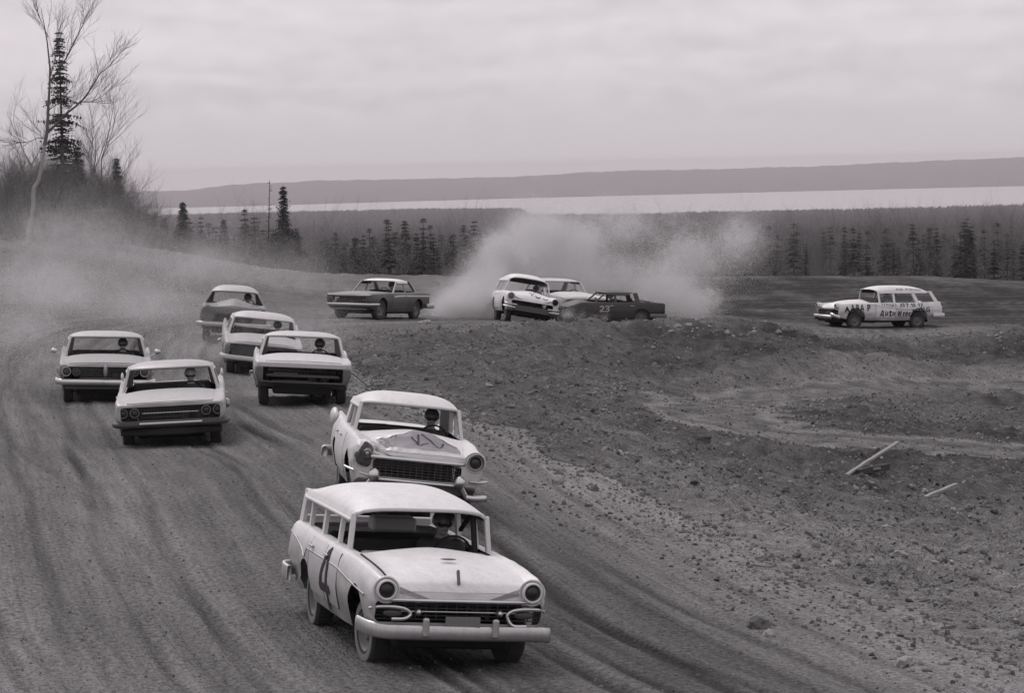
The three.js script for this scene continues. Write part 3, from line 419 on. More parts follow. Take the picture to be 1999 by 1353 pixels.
// 1. the wagon in front
{
  const spear = pchip([-2.6, -1.9, -1.45, -1.3, -1.2, .4, 1.4, 2.45], [.88, .84, .76, .70, .80, .80, .745, .69]);
  const e = CARS.wagon = makeCar({ name: 'station_wagon', category: 'station wagon', gaps: 1, label: 'two-tone white station wagon with a 4 on its door, leading the race', paint: .70, rough: .42, track: .71, fa: 1.62, ra: -1.31, wr: .40, wrr: .35, wry: .325, steer: .1, rows: rowsA({ k: .955 }),
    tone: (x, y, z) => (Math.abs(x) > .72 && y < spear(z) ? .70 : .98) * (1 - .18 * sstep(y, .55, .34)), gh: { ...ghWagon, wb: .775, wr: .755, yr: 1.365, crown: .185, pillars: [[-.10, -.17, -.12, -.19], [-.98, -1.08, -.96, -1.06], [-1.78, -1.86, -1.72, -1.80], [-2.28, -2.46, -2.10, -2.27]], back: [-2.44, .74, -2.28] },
    doors: [[-.16, .62], [-1.02, -.18]], hood: [.9, 2.447, .72, .70, .014], mouth: [[1.72, .22, .3, 0, .585, 2.45, .05]], whitewall: DUSTY, dash: M(.2, .8), seat: M(.04, .9),
    deform: (x, y, z) => { const d = Math.exp(-(((x + .9) / .3) ** 2) - (((y - .36) / .16) ** 2) - (((z + 2.0) / .4) ** 2)); return [x + .06 * d * N3(z * 6, y * 6, 1), y + .04 * d * N3(z * 8, x, 4), z]; } });
  const c = e.car, P = e.P;
  for (const s of [1, -1]) { mesh('headlight_housing', pod(.115, .4, s * .755, .80, 2.42), P, c); headlamp(c, s * .755, .80, 2.465, .098, { lens: M(.02, .35), bezel: P }); }
  mesh('hood_lip', tint(bar(-.85, .85, .70, 2.475, .05, .04, .05)), CHROME, c);
  mesh('grille', grid(.85, .50, .69, 2.36, 6, 17, .010), M(.045, .5), c);
  mesh('grille_bar', join([bar(-.62, .62, .585, 2.42, .035, .022, .0), ...[.42, -.42].map((x) => ovoid(.04, .04, .08, x, .585, 2.45))]), CHROME, c);
  for (const s of [1, -1]) { const bent = s > 0 ? .05 : 0, pts = [[.90, .60, 2.36], [.84, .625, 2.44], [.66, .63, 2.47], [.54, .605, 2.47], [.50, .56, 2.47], [.55, .52 - bent, 2.48], [.70, .51 - bent, 2.49]]; mesh('parking_light_frame', new THREE.TubeGeometry(new THREE.CatmullRomCurve3(pts.map((p) => V(s * p[0], p[1], p[2]))), 50, .02, 8), CHROME, c); mesh('parking_light', ovoid(.10, .04, .02, s * .68, .565, 2.44), M(.06, .4), c); }
  mesh('front_bumper', sweep([[-.94, 1.98, .02], [-.93, 2.2, .02], [-.885, 2.40, .015], [-.74, 2.51], [-.35, 2.56], [0, 2.57], [.4, 2.55], [.74, 2.51], [.95, 2.48, -.01]], .06, .155, .385, false, 2.6), new THREE.MeshStandardMaterial({ color: G(.58), metalness: .95, roughness: .38, map: grime }), c);
  for (const s of [.36, -.36]) mesh('bumper_guard', new RoundedBoxGeometry(.07, .2, .06, 3, .025).translate(s, .44, 2.585), CHROME_DULL, c);
  mesh('number_plate_bracket', plate(.36, .13, .02, .49, 2.575), DUSTY, c);
  mesh('hood_ornament', new RoundedBoxGeometry(.03, .16, .05, 2, .012).rotateX(-.5).translate(0, .93, 2.36), STEEL, c);
  mesh('hood_gap', new THREE.TubeGeometry(new THREE.CatmullRomCurve3(Array.from({ length: 14 }, (_, i) => { const v = i / 13, z = lerp(.95, 2.40, v), x = -lerp(.72, .70, v) - .010; return V(x, e.L.topY(z, x) + .006, z); })), 30, .012, 6), BLACK, c);
  mesh('hood_emblem', ovoid(.085, .01, .03, 0, 1.058, 1.85), STEEL, c);
  for (const s of [1, -1]) mesh('side_trim', strip(e, s, [-2.4, -2.1, -1.8, -1.6, -1.45, -1.36, -1.3, -1.25, -1.2, -1.1, -.9, -.4, .1, .6, 1.0, 1.4, 1.8, 2.1].map((z) => [z, spear(z)]), .012, .02), CHROME_DULL, c);
  mesh('rear_bumper', sweep([[-.945, -2.0], [-.94, -2.35], [-.82, -2.6], [0, -2.65], [.82, -2.6], [.94, -2.35], [.945, -2.0]], .05, .17, .43, false, 4), CHROME_DULL, c);
  mesh('tailgate', tint(new RoundedBoxGeometry(1.5, .1, .06, 2, .02).translate(0, 1.0, -2.46)), P, c);
  mesh('roll_bar', join([beam(V(.62, .62, .52), V(.58, 1.40, .36), .06, .06), beam(V(.58, 1.15, -.2), V(.58, 1.40, .34), .045, .045), beam(V(.72, .95, .1), V(.6, .9, -1.2), .04, .04)]), BLACK, c);
  mesh('rear_shelf_box', new RoundedBoxGeometry(.5, .16, .3, 2, .04).translate(.12, 1.06, -1.6), M(.5, .8), c);
  writing('door_number', e, 8, 14, sideSheet(e, -1, .34, -.46, .28, .97), 256, 320, (x) => { x.strokeStyle = '#1c1c20'; x.lineCap = 'round'; x.lineWidth = 30; x.beginPath(); x.moveTo(176, 18); x.quadraticCurveTo(92, 90, 62, 196); x.stroke(); x.lineWidth = 46; x.beginPath(); x.moveTo(60, 214); x.lineTo(206, 214); x.stroke(); x.lineWidth = 32; x.beginPath(); x.moveTo(176, 20); x.lineTo(166, 308); x.stroke(); });
}
// 2. the battered sedan behind it
{
  const dent = (x, y, z) => { const k = Math.exp(-(((x + .62) / .30) ** 2) - (((z - 2.3) / .38) ** 2)) * sstep(y, .4, .6); return [x + .07 * k + .05 * k * N3(x * 7, y * 7, z * 7), y + .06 * k * N3(x * 6, y * 6 + 4, z * 5), z - .16 * k + .07 * k * N3(x * 8, y * 8, 9)]; };
  const buckle = (x, y, z) => { const p = dent(x, y, z), q = sstep(y, .8, .95) * sstep(z, .9, 1.5) * Math.exp(-(((x - .05) / .5) ** 2)); p[1] += q * (.05 * Math.exp(-(((z - 1.72) / .22) ** 2)) - .05 * Math.exp(-(((z - 2.08) / .16) ** 2))) + q * .018 * N3(x * 5, z * 5, 2); return p; };
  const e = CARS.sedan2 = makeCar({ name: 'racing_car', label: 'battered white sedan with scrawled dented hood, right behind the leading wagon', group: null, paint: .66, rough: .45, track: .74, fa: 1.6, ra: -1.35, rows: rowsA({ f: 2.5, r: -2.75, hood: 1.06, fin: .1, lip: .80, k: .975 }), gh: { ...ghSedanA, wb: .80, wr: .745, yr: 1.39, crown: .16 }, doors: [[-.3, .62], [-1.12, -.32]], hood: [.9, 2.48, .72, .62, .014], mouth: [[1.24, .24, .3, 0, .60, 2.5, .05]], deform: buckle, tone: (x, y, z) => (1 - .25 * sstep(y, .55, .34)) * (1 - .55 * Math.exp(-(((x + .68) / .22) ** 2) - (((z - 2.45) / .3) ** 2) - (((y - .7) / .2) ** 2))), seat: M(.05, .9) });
  const c = e.car, P = e.P;
  mesh('headlight_housing', pod(.125, .4, .80, .79, 2.47), P, c); headlamp(c, .80, .79, 2.515, .10, { lens: M(.03, .3), hood: P });
  { const g = new THREE.IcosahedronGeometry(1, 4), p = g.attributes.position; for (let i = 0; i < p.count; i++) { const x = p.getX(i), y = p.getY(i), z = p.getZ(i), r = 1 + .22 * N3(x * 1.1, y * 1.1, z * 1.1 + 3) + .10 * N3(x * 3.4, y * 3.4, z * 3.4); p.setXYZ(i, -.74 + x * r * .125, .74 + y * r * .17, 2.42 + z * r * .085); } g.computeVertexNormals(); mesh('crushed_fender', toCreasedNormals(mergeVertices(g.deleteAttribute('uv').deleteAttribute('normal')), .4), M(.06, .7), c); } headlamp(c, -.72, .78, 2.545, .055, { lens: CHROME, bezel: STEEL, tilt: .25, turn: -.2 });
  mesh('grille_surround', tint(bar(-.66, .66, .745, 2.53, .06, .05, .05)), CHROME, c);
  mesh('grille', grid(.60, .49, .72, 2.42, 7, 15, .012), M(.05, .5), c);
  for (const s of [1, -1]) mesh('bumper_guard', join([ovoid(.085, .10, .11, s * .60, .50, 2.60), beam(V(s * .60, .48, 2.56), V(s * .74, .26, 2.52), .07, .07)]), CHROME, c);
  mesh('front_bumper', join([sweep([[-.58, 2.56], [0, 2.60], [.58, 2.56]], .07, .05, .445), sweep([[.70, 2.56, .30], [.82, 2.53, .29], [1.0, 2.42, .30]], .08, .09), sweep([[.74, 2.53, .52], [.88, 2.5, .52], [1.0, 2.38, .53]], .05, .03)]), CHROME, c);
  mesh('bent_trim', sweep([[-1.0, 2.2, .56], [-.85, 2.42, .52], [-.62, 2.5, .47]], .03, .035), CHROME, c);
  mesh('lower_valance', new RoundedBoxGeometry(1.3, .12, .06, 2, .02).translate(0, .36, 2.44), M(.09, .8), c);
  mesh('fender_tip', tint(ovoid(.06, .13, .32, -.9, 1.0, -2.45)), P, c); mesh('fender_tip', tint(ovoid(.06, .13, .32, .9, 1.0, -2.45)), P, c);
  mesh('rear_bumper', sweep([[-1.0, -2.3], [-.98, -2.65], [-.8, -2.82], [0, -2.88], [.8, -2.82], [.98, -2.65], [1.0, -2.3]], .1, .17, .45), CHROME_DULL, c);
  writing('painted_scrawl', e, 24, 18, (u, v) => { const x = lerp(-.60, .60, u), z = lerp(2.42, 1.62, v); return e.dd(x, e.L.topY(z, x) + .024, z); }, 512, 300, (x) => { x.strokeStyle = '#25252b'; x.lineCap = 'round'; x.lineJoin = 'round'; x.globalAlpha = .5; x.fillStyle = '#6c6870'; x.beginPath(); x.moveTo(0, 140); x.bezierCurveTo(130, 120, 260, 20, 350, 34); x.bezierCurveTo(420, 60, 470, 120, 512, 170); x.lineTo(512, 300); x.lineTo(0, 300); x.fill(); x.globalAlpha = .9; x.lineWidth = 9; x.beginPath(); x.moveTo(0, 122); x.bezierCurveTo(90, 128, 150, 70, 240, 46); x.bezierCurveTo(300, 22, 350, 22, 390, 58); x.bezierCurveTo(430, 92, 450, 130, 500, 150); x.stroke(); x.lineWidth = 12; x.beginPath(); x.moveTo(266, 88); x.lineTo(262, 210); x.moveTo(226, 118); x.lineTo(270, 206); x.lineTo(322, 152); x.moveTo(288, 84); x.bezierCurveTo(340, 96, 360, 170, 392, 216); x.lineTo(416, 132); x.stroke(); x.fillStyle = '#222'; for (const [a, b] of [[96, 112], [112, 96], [126, 110], [130, 88], [322, 222], [240, 18]]) { x.beginPath(); x.arc(a, b, 8, 0, 7); x.fill(); } });
}
// the slab-sided cars
function slab(o) {
  const e = makeCar({ name: 'racing_car', track: .79, fa: 1.75, ra: -1.5, wr: .40, wrr: .37, wry: .33, paint: .6, rough: .5, tone: (x, y, z) => 1 - .5 * sstep(z, (o.f ?? 2.75) - .25, (o.f ?? 2.75) - .03) * sstep(y, .80, .73), hood: [1.02, (o.f ?? 2.75) - .05, .79, .77, .010], doors: [[-.28, .78]], gh: ghB, rows: rowsB(o.shape || {}), mouth: [[1.78, .25, .34, 0, .655, (o.f ?? 2.75), .05]], ...o });
  const c = e.car, r = o.shape?.r ?? -2.85; mesh('rear_bumper', sweep([[-1.03, r + .6], [-1.02, r + .15], [-.85, r - .04], [0, r - .08], [.85, r - .04], [1.02, r + .15], [1.03, r + .6]], .1, .15, .44), CHROME_DULL, c); return e;
}
// 3. quad-headlight sedan on the left
{
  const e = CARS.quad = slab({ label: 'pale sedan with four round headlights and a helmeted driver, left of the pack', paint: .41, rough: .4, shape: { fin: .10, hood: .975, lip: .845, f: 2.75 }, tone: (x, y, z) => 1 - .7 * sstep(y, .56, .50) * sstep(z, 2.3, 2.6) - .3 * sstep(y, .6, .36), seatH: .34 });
  const c = e.car;
  for (const s of [1, -1]) { headlamp(c, s * .64, .675, 2.74, .080, { bezel: STEEL, lens: M(.025, .3) }); headlamp(c, s * .845, .675, 2.72, .080, { bezel: STEEL, lens: M(.02, .3) }); }
  mesh('grille', grid(.86, .54, .765, 2.64, 7, 31, .009), M(.06, .5), c);
  mesh('grille_bar', bar(-.50, .50, .665, 2.745, .025, .018, .0), CHROME, c);
  mesh('front_bumper', tint(sweep([[-1.02, 2.2], [-.98, 2.55], [-.8, 2.76], [-.3, 2.82], [.3, 2.82], [.8, 2.76], [.98, 2.55], [1.02, 2.2]], .1, .10, .46)), M(.04, .5), c);
  mesh('bumper_strip', bar(-.56, .56, .485, 2.885, .02, .045, .006), CHROME, c);
  mesh('lower_valance', sweep([[-.9, 2.5], [-.3, 2.72], [0, 2.75], [.3, 2.72], [.9, 2.5]], .05, .14, .33), M(.025, .8), c);
  mesh('hood_lip', tint(bar(-.76, .76, .835, 2.725, .03, .03, .02)), e.P, c);
  for (const s of [1, -1]) mesh('tail_fin', tint(ovoid(.03, .10, .35, s * .955, 1.02, -2.45)), e.P, c);
  mesh('rear_view_mirror', new RoundedBoxGeometry(.03, .06, .02, 2, .008).translate(.0, .98, .98), BLACK, c);
}
// 4. hazy sedan at the far left
{
  const e = CARS.haze4 = slab({ label: 'dusty grey sedan with split dark grille, leftmost car of the pack', paint: .30, roofPaint: .45, rough: .6, shape: { hood: .98, lip: .86, f: 2.65, r: -2.75, fin: .08 }, f: 2.65 });
  const c = e.car;
  for (const s of [1, -1]) { headlamp(c, s * .83, .68, 2.64, .095, { bezel: CHROME_DULL, lens: M(.05, .4) }); headlamp(c, s * .62, .67, 2.62, .078, { bezel: STEEL, lens: M(.05, .4) }); }
  mesh('grille', grid(.52, .55, .77, 2.55, 6, 2, .010), STEEL, c); mesh('grille_nose', tint(ovoid(.045, .13, .12, 0, .70, 2.66)), e.P, c);
  mesh('grille_bar', bar(-.82, .82, .80, 2.655, .02, .018, .0), CHROME, c);
  mesh('front_bumper', sweep([[-1.03, 2.1], [-1.0, 2.45], [-.82, 2.66], [-.2, 2.74], [0, 2.70], [.2, 2.74], [.82, 2.66], [1.0, 2.45], [1.03, 2.1]], .09, .13, .46), CHROME, c);
  mesh('lower_valance', new RoundedBoxGeometry(1.7, .1, .05, 2, .02).translate(0, .35, 2.5), M(.12, .8), c);
  for (const s of [1, -1]) { const m = mesh('side_mirror', join([ovoid(.07, .055, .03, s * 1.12, 1.03, .62), beam(V(s * .96, .92, .62), V(s * 1.1, 1.02, .62), .02, .02)]), CHROME, c); }
}
// 5. sedan with the light roof, behind the pale one
{
  const e = CARS.mid5 = slab({ label: 'white-roofed sedan with raised fin, second from the back in the pack', paint: .36, roofPaint: .52, rough: .55, shape: { hood: .985, lip: .87, f: 2.6, r: -2.7, fin: .16 }, f: 2.6, gh: { ...ghB, crown: .15 }, mouth: [[1.7, .30, .3, 0, .66, 2.6, .05]] });
  const c = e.car;
  mesh('grille', join([new RoundedBoxGeometry(1.6, .27, .04, 2, .015).translate(0, .66, 2.50), grid(.8, .55, .77, 2.53, 5, 9, .012)]), M(.10, .7), c);
  for (const s of [1, -1]) headlamp(c, s * .8, .70, 2.57, .085, { bezel: STEEL, lens: M(.05, .4) });
  mesh('front_bumper', sweep([[-1.04, 2.2], [-1.0, 2.45], [-.8, 2.66], [0, 2.72], [.8, 2.66], [1.0, 2.45], [1.04, 2.2]], .09, .12, .47), M(.5, .5), c);
}
// 6. the pale sedan with no grille
{
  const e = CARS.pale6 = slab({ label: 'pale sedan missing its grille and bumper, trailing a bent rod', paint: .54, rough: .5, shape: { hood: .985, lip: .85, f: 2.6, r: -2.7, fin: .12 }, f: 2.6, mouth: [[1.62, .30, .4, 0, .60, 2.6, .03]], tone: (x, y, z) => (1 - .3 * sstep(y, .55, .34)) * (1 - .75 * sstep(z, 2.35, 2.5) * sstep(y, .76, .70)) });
  const c = e.car;
  mesh('hood_lip', tint(new RoundedBoxGeometry(1.78, .10, .05, 3, .02).translate(0, .775, 2.60)), e.P, c);
  mesh('radiator', grid(.45, .42, .72, 2.30, 2, 12, .012), M(.03, .7), c);
  mesh('cross_member', join([new RoundedBoxGeometry(1.5, .06, .05, 2, .02).translate(0, .56, 2.44), new RoundedBoxGeometry(.5, .035, .03, 2, .01).translate(-.35, .60, 2.47)]), M(.1, .7), c);
  for (const s of [1, -1]) headlamp(c, s * .80, .70, 2.50, .085, { bezel: BLACK, lens: BLACK });
  mesh('bent_rod', new THREE.TubeGeometry(new THREE.CatmullRomCurve3([V(.90, .70, 2.35), V(1.05, .62, 2.4), V(1.25, .47, 2.45), V(1.38, .38, 2.47)]), 12, .014, 6), STEEL, c);
}
// 7. the dark old sedan at the back
{
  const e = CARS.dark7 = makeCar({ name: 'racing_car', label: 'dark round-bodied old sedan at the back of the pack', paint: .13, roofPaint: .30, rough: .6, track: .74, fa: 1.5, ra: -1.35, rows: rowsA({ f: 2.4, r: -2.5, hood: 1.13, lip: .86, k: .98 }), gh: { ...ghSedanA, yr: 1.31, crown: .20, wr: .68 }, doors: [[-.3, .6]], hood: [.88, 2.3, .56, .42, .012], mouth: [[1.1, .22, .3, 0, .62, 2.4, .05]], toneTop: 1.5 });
  const c = e.car;
  for (const s of [1, -1]) { mesh('headlight_housing', pod(.12, .5, s * .74, .80, 2.33), e.P, c); headlamp(c, s * .74, .80, 2.37, .09, { lens: M(.1, .4), bezel: s > 0 ? CHROME : STEEL }); }
  mesh('grille', grid(.52, .53, .70, 2.36, 4, 5, .014), STEEL, c);
  mesh('front_bumper', sweep([[-1.0, 2.0], [-.97, 2.3], [-.8, 2.48], [0, 2.54], [.8, 2.48], [.97, 2.3], [1.0, 2.0]], .08, .13, .44), CHROME_DULL, c);
}
// 8. hardtop spinning sideways
{
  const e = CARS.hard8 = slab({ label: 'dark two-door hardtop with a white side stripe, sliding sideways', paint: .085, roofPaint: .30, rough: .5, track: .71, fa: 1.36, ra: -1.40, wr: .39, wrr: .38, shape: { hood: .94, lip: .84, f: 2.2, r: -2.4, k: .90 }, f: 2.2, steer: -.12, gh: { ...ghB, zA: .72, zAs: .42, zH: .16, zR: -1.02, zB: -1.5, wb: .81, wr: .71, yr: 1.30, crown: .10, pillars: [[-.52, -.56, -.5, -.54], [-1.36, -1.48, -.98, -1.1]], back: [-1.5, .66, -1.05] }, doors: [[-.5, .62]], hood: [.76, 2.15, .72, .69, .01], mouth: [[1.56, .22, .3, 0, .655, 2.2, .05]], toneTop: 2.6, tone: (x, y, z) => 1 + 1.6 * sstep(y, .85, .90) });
  const c = e.car;
  for (const s of [1, -1]) { headlamp(c, s * .71, .67, 2.19, .085, { bezel: STEEL, lens: M(.06, .4) }); mesh('side_stripe', strip(e, s, [-2.3, -1.6, -.8, 0, .5].map((z) => [z, .80 - (z > .3 ? .02 : 0)]), .012, .055), M(.6, .6), c); }
  mesh('grille', grid(.6, .56, .75, 2.12, 5, 13, .012), STEEL, c);
  mesh('front_bumper', sweep([[-.92, 1.7], [-.9, 1.95], [-.78, 2.18], [0, 2.26], [.78, 2.18], [.9, 1.95], [.92, 1.7]], .08, .10, .50), CHROME, c);
  mesh('lower_valance', new RoundedBoxGeometry(1.2, .09, .05, 2, .02).translate(0, .36, 2.0), M(.3, .8), c);
  mesh('hanging_bumper', sweep([[.9, -2.0, .5], [.95, -2.35, .47], [.8, -2.6, .42]], .05, .08), CHROME_DULL, c);
}
// 9. white wagon in the pile-up
{
  const e = CARS.crash9 = makeCar({ name: 'station_wagon', category: 'station wagon', label: 'white station wagon leaning amid the dust of the pile-up', paint: .76, rough: .45, track: .74, fa: 1.6, ra: -1.33, rows: rowsA({ hood: 1.07, lip: .74 }), gh: { ...ghWagon, yr: 1.46, crown: .24, pillars: [[-.15, -.21, -.17, -.23], [-.98, -1.05, -.96, -1.03], [-1.78, -1.86, -1.72, -1.80], [-2.28, -2.46, -2.10, -2.27]], back: [-2.44, .74, -2.28] }, doors: [[-.16, .62], [-1.02, -.18]], hood: [.9, 2.43, .72, .6, .012], mouth: [[1.5, .2, .3, 0, .58, 2.45, .05]] });
  const c = e.car;
  for (const s of [1, -1]) { mesh('headlight_housing', pod(.115, .4, s * .80, .80, 2.42), e.P, c); headlamp(c, s * .80, .80, 2.465, .09, { lens: s > 0 ? BLACK : M(.12, .4), bezel: s > 0 ? BLACK : DUSTY }); }
  mesh('hood_lip', tint(bar(-.84, .84, .70, 2.49, .06, .045, .08)), M(.6, .4), c);
  mesh('grille', grid(.72, .5, .66, 2.36, 4, 9, .012), DARK, c);
  for (const s of [1, -1]) mesh('front_bumper', join([sweep([[s * .55, 2.56, .52], [s * .8, 2.5, .53], [s * .98, 2.3, .55]], .06, .05), sweep([[s * .6, 2.55, .42], [s * .85, 2.48, .42], [s * 1.0, 2.25, .44]], .07, .06)]), CHROME, c);
  mesh('lower_valance', new RoundedBoxGeometry(1.4, .2, .06, 2, .02).translate(0, .42, 2.46), M(.08, .8), c);
  writing('painted_marks', e, 14, 10, (u, v) => { const x = lerp(-.15, .65, u), z = lerp(2.44, 1.95, v); return e.dd(x, e.L.topY(z, x) + .02, z); }, 256, 160, (x) => { x.strokeStyle = '#33323a'; x.lineCap = 'round'; x.lineWidth = 15; x.beginPath(); x.moveTo(10, 30); x.lineTo(32, 44); x.moveTo(62, 34); x.lineTo(56, 56); x.moveTo(28, 82); x.lineTo(40, 108); x.moveTo(76, 104); x.bezierCurveTo(92, 134, 110, 140, 126, 112); x.stroke(); x.globalAlpha = .55; x.beginPath(); x.moveTo(168, 120); x.bezierCurveTo(186, 146, 200, 146, 216, 122); x.stroke(); });
}
// 10. pale car that has run into the dark one
{
  const e = CARS.crash10 = slab({ label: 'pale sedan with its hood rammed into the dark number 23 car', paint: .62, rough: .6, shape: { hood: 1.0, lip: .86, f: 2.6, r: -2.7 }, f: 2.6, gh: { ...ghB, yr: 1.36, crown: .10 } });
  mesh('grille', grid(.8, .55, .76, 2.5, 4, 9, .012), DARK, e.car); mesh('front_bumper', sweep([[-1, 2.2], [-.95, 2.5], [0, 2.7], [.95, 2.5], [1, 2.2]], .08, .12, .46), CHROME_DULL, e.car); for (const s of [1, -1]) headlamp(e.car, s * .8, .68, 2.58, .085, { bezel: STEEL, lens: M(.05, .4) });
}
// 11. dark car 23
{
  const e = CARS.dark23 = slab({ label: 'dark sedan numbered 23, broadside and struck by the pale car', paint: .045, rough: .65, shape: { hood: .97, lip: .84, f: 2.5, r: -2.32, k: .94 }, f: 2.5, deform: (x, y, z) => { const q = sstep(z, .75, 1.5) * sstep(y, .45, .9); return [x + .03 * q * N3(x * 3, y * 3, z * 3), y - .2 * q + .03 * q * N3(x * 3, z * 3, 5), z]; }, track: .74, fa: 1.55, ra: -1.42, gh: { ...ghB, wb: .84, wr: .75, yr: 1.27, crown: .07, zA: .66, zAs: .34, zH: .10, zR: -1.2, zB: -1.5, pillars: [[-.42, -.50, -.40, -.48], [-1.22, -1.40, -1.12, -1.28]], back: [-1.46, .74, -1.2] }, doors: [[-.42, .60], [-1.2, -.44]], hood: [.74, 2.44, .74, .72, .01], mouth: [[1.6, .22, .3, 0, .655, 2.5, .05]], toneTop: .9 });
  for (const s of [1, -1]) { const t = mesh('tail_light', new THREE.CylinderGeometry(.09, .1, .06, 20).rotateX(Math.PI / 2).translate(s * .66, .70, -2.30), M(.03, .4), e.car); headlamp(e.car, s * .75, .68, 2.48, .08, { bezel: STEEL, lens: LENS }); }
  e.car.children.find((c) => c.name === 'rear_bumper').material = STEEL;
  mesh('grille', grid(.6, .56, .75, 2.42, 4, 9, .012), DARK, e.car); mesh('front_bumper', sweep([[-.96, 2.1], [-.92, 2.4], [0, 2.58], [.92, 2.4], [.96, 2.1]], .08, .12, .46), STEEL, e.car);
  writing('door_number', e, 10, 8, sideSheet(e, 1, .38, -.42, .52, .86), 256, 128, (x) => { x.fillStyle = '#a9a3a7'; x.font = 'bold 120px sans-serif'; x.textAlign = 'center'; x.textBaseline = 'middle'; x.fillText('23', 128, 70); });
}
// 12. lettered wagon on the right
{
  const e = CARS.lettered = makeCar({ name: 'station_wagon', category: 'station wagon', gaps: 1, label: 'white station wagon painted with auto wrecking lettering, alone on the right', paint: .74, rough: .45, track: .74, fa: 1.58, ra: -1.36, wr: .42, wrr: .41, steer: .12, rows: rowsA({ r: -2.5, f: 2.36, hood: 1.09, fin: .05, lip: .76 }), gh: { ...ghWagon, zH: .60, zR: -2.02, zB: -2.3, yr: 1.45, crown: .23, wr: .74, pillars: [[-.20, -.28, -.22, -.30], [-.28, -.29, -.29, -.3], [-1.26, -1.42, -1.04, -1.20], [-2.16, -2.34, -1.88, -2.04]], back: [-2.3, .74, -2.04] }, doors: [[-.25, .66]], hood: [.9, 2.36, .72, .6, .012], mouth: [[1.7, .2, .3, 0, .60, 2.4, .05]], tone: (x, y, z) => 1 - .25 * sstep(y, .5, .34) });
  const c = e.car;
  for (const s of [1, -1]) { mesh('headlight_housing', pod(.12, .4, s * .79, .84, 2.37), e.P, c); headlamp(c, s * .79, .84, 2.40, .092, { lens: M(.3, .5), hood: e.P }); mesh('side_trim', strip(e, s, [[-2.35, .66], [-1.6, .68], [-.6, .72], [.2, .80], [.7, .88], [1.0, .92]], .014, .022), CHROME_DULL, c); }
  mesh('grille', grid(.8, .52, .68, 2.3, 4, 9, .014), STEEL, c); mesh('grille_bar', tint(bar(-.9, .9, .70, 2.42, .06, .07, .12)), BLACK, c);
  mesh('front_bumper', join([sweep([[-.95, 2.1, .45], [-.8, 2.55, .45], [0, 2.62, .43], [.6, 2.55, .40]], .09, .14), sweep([[.5, 2.50, .52], [.72, 2.5, .48], [.9, 2.3, .40]], .1, .15)]), CHROME, c);
  mesh('bumper_bracket', join([beam(V(.5, .35, 2.1), V(.5, .33, 2.75), .05, .08, V(0, 1, 0)), beam(V(-.5, .35, 2.1), V(-.5, .35, 2.7), .05, .08, V(0, 1, 0)), new RoundedBoxGeometry(1.5, .22, .3, 3, .05).translate(-.1, .34, 2.25)]), BLACK, c);
  mesh('rear_bumper', sweep([[-1.0, -2.0], [-.98, -2.4], [-.8, -2.58], [0, -2.64], [.8, -2.58], [.98, -2.4], [1.0, -2.0]], .1, .16, .47), M(.6, .5), c);
  for (const s of [1, -1]) mesh('tail_light', join([ovoid(.06, .09, .06, s * .83, .93, -2.47)]), M(.1, .4), c);
  const hand = (x, t, px, py, size, rot = 0, sx = 1) => { x.save(); x.translate(px, py); x.rotate(rot); x.scale(sx, 1); x.font = `bold ${size}px sans-serif`; x.fillText(t, 0, 0); x.restore(); };
  writing('fender_lettering', e, 16, 8, sideSheet(e, 1, 2.14, .80, .60, .975), 1024, 290, (x) => { x.fillStyle = '#17171c'; x.beginPath(); x.moveTo(4, 286); x.lineTo(82, 108); x.lineTo(118, 108); x.lineTo(196, 286); x.lineTo(150, 286); x.lineTo(128, 226); x.lineTo(66, 236); x.lineTo(48, 286); x.fill(); hand(x, 'A', 226, 236, 262, .02, .8); hand(x, 'B', 410, 232, 262, -.03, .72); hand(x, 'A', 560, 238, 262, .02, .8); hand(x, 'P', 790, 246, 280, .03, .85); });
  writing('door_lettering', e, 20, 8, sideSheet(e, 1, .50, -2.14, .38, .84), 1024, 180, (x) => { x.fillStyle = '#17171c'; hand(x, 'A', 2, 164, 148, .12, .8); hand(x, 'u', 92, 146, 124, .05, .85); hand(x, 't', 160, 158, 146, .08, 1.1); hand(x, 'o', 222, 150, 112, .06, 1); hand(x, 'W', 322, 162, 128, .06, .62); hand(x, 'r', 416, 158, 124, 0, .9); hand(x, 'e', 462, 158, 120, 0, .9); hand(x, 'c', 522, 160, 124, 0, .95); hand(x, 'K', 586, 138, 132, .03, .8); hand(x, 'I', 690, 104, 104, .05, 1.3); hand(x, 'N', 738, 106, 128, -.06, .9); hand(x, 'G', 842, 96, 112, -.06, 1.0); });
  writing('belt_lettering', e, 20, 5, sideSheet(e, 1, .40, -1.78, .79, .985), 1024, 92, (x) => { x.fillStyle = '#222228'; x.globalAlpha = .75; for (let k = 0; k < 8; k++) x.fillRect(8 + k * 42 + (k % 3) * 6, 8 + (k % 2) * 8, 14, 48); x.globalAlpha = 1; hand(x, '33', 396, 78, 98, .03, 1.05); hand(x, '7', 540, 86, 104, .03, 1); hand(x, '1', 640, 78, 92, 0, 1.1); hand(x, '0', 690, 76, 92, 0, 1.1); hand(x, '1', 800, 74, 88, 0, 1.1); hand(x, '2', 860, 66, 70, 0, 1.3); });
  writing('roof_lettering', e, 16, 3, (u, v) => { const q = lerp(.38, .93, u), p = e.roofAt(lerp(.97, .80, v), q, -.012); return [p[0] + .008, p[1] + .004, p[2]]; }, 512, 48, (x) => { x.fillStyle = '#3a3940'; const rr = rng(5); for (const [a, b] of [[4, 3], [60, 5], [170, 4], [240, 5], [330, 9]]) for (let k = 0; k < b; k++) x.fillRect(a + k * 15, 8 + rr() * 8, 7, 24 + rr() * 8); });
}
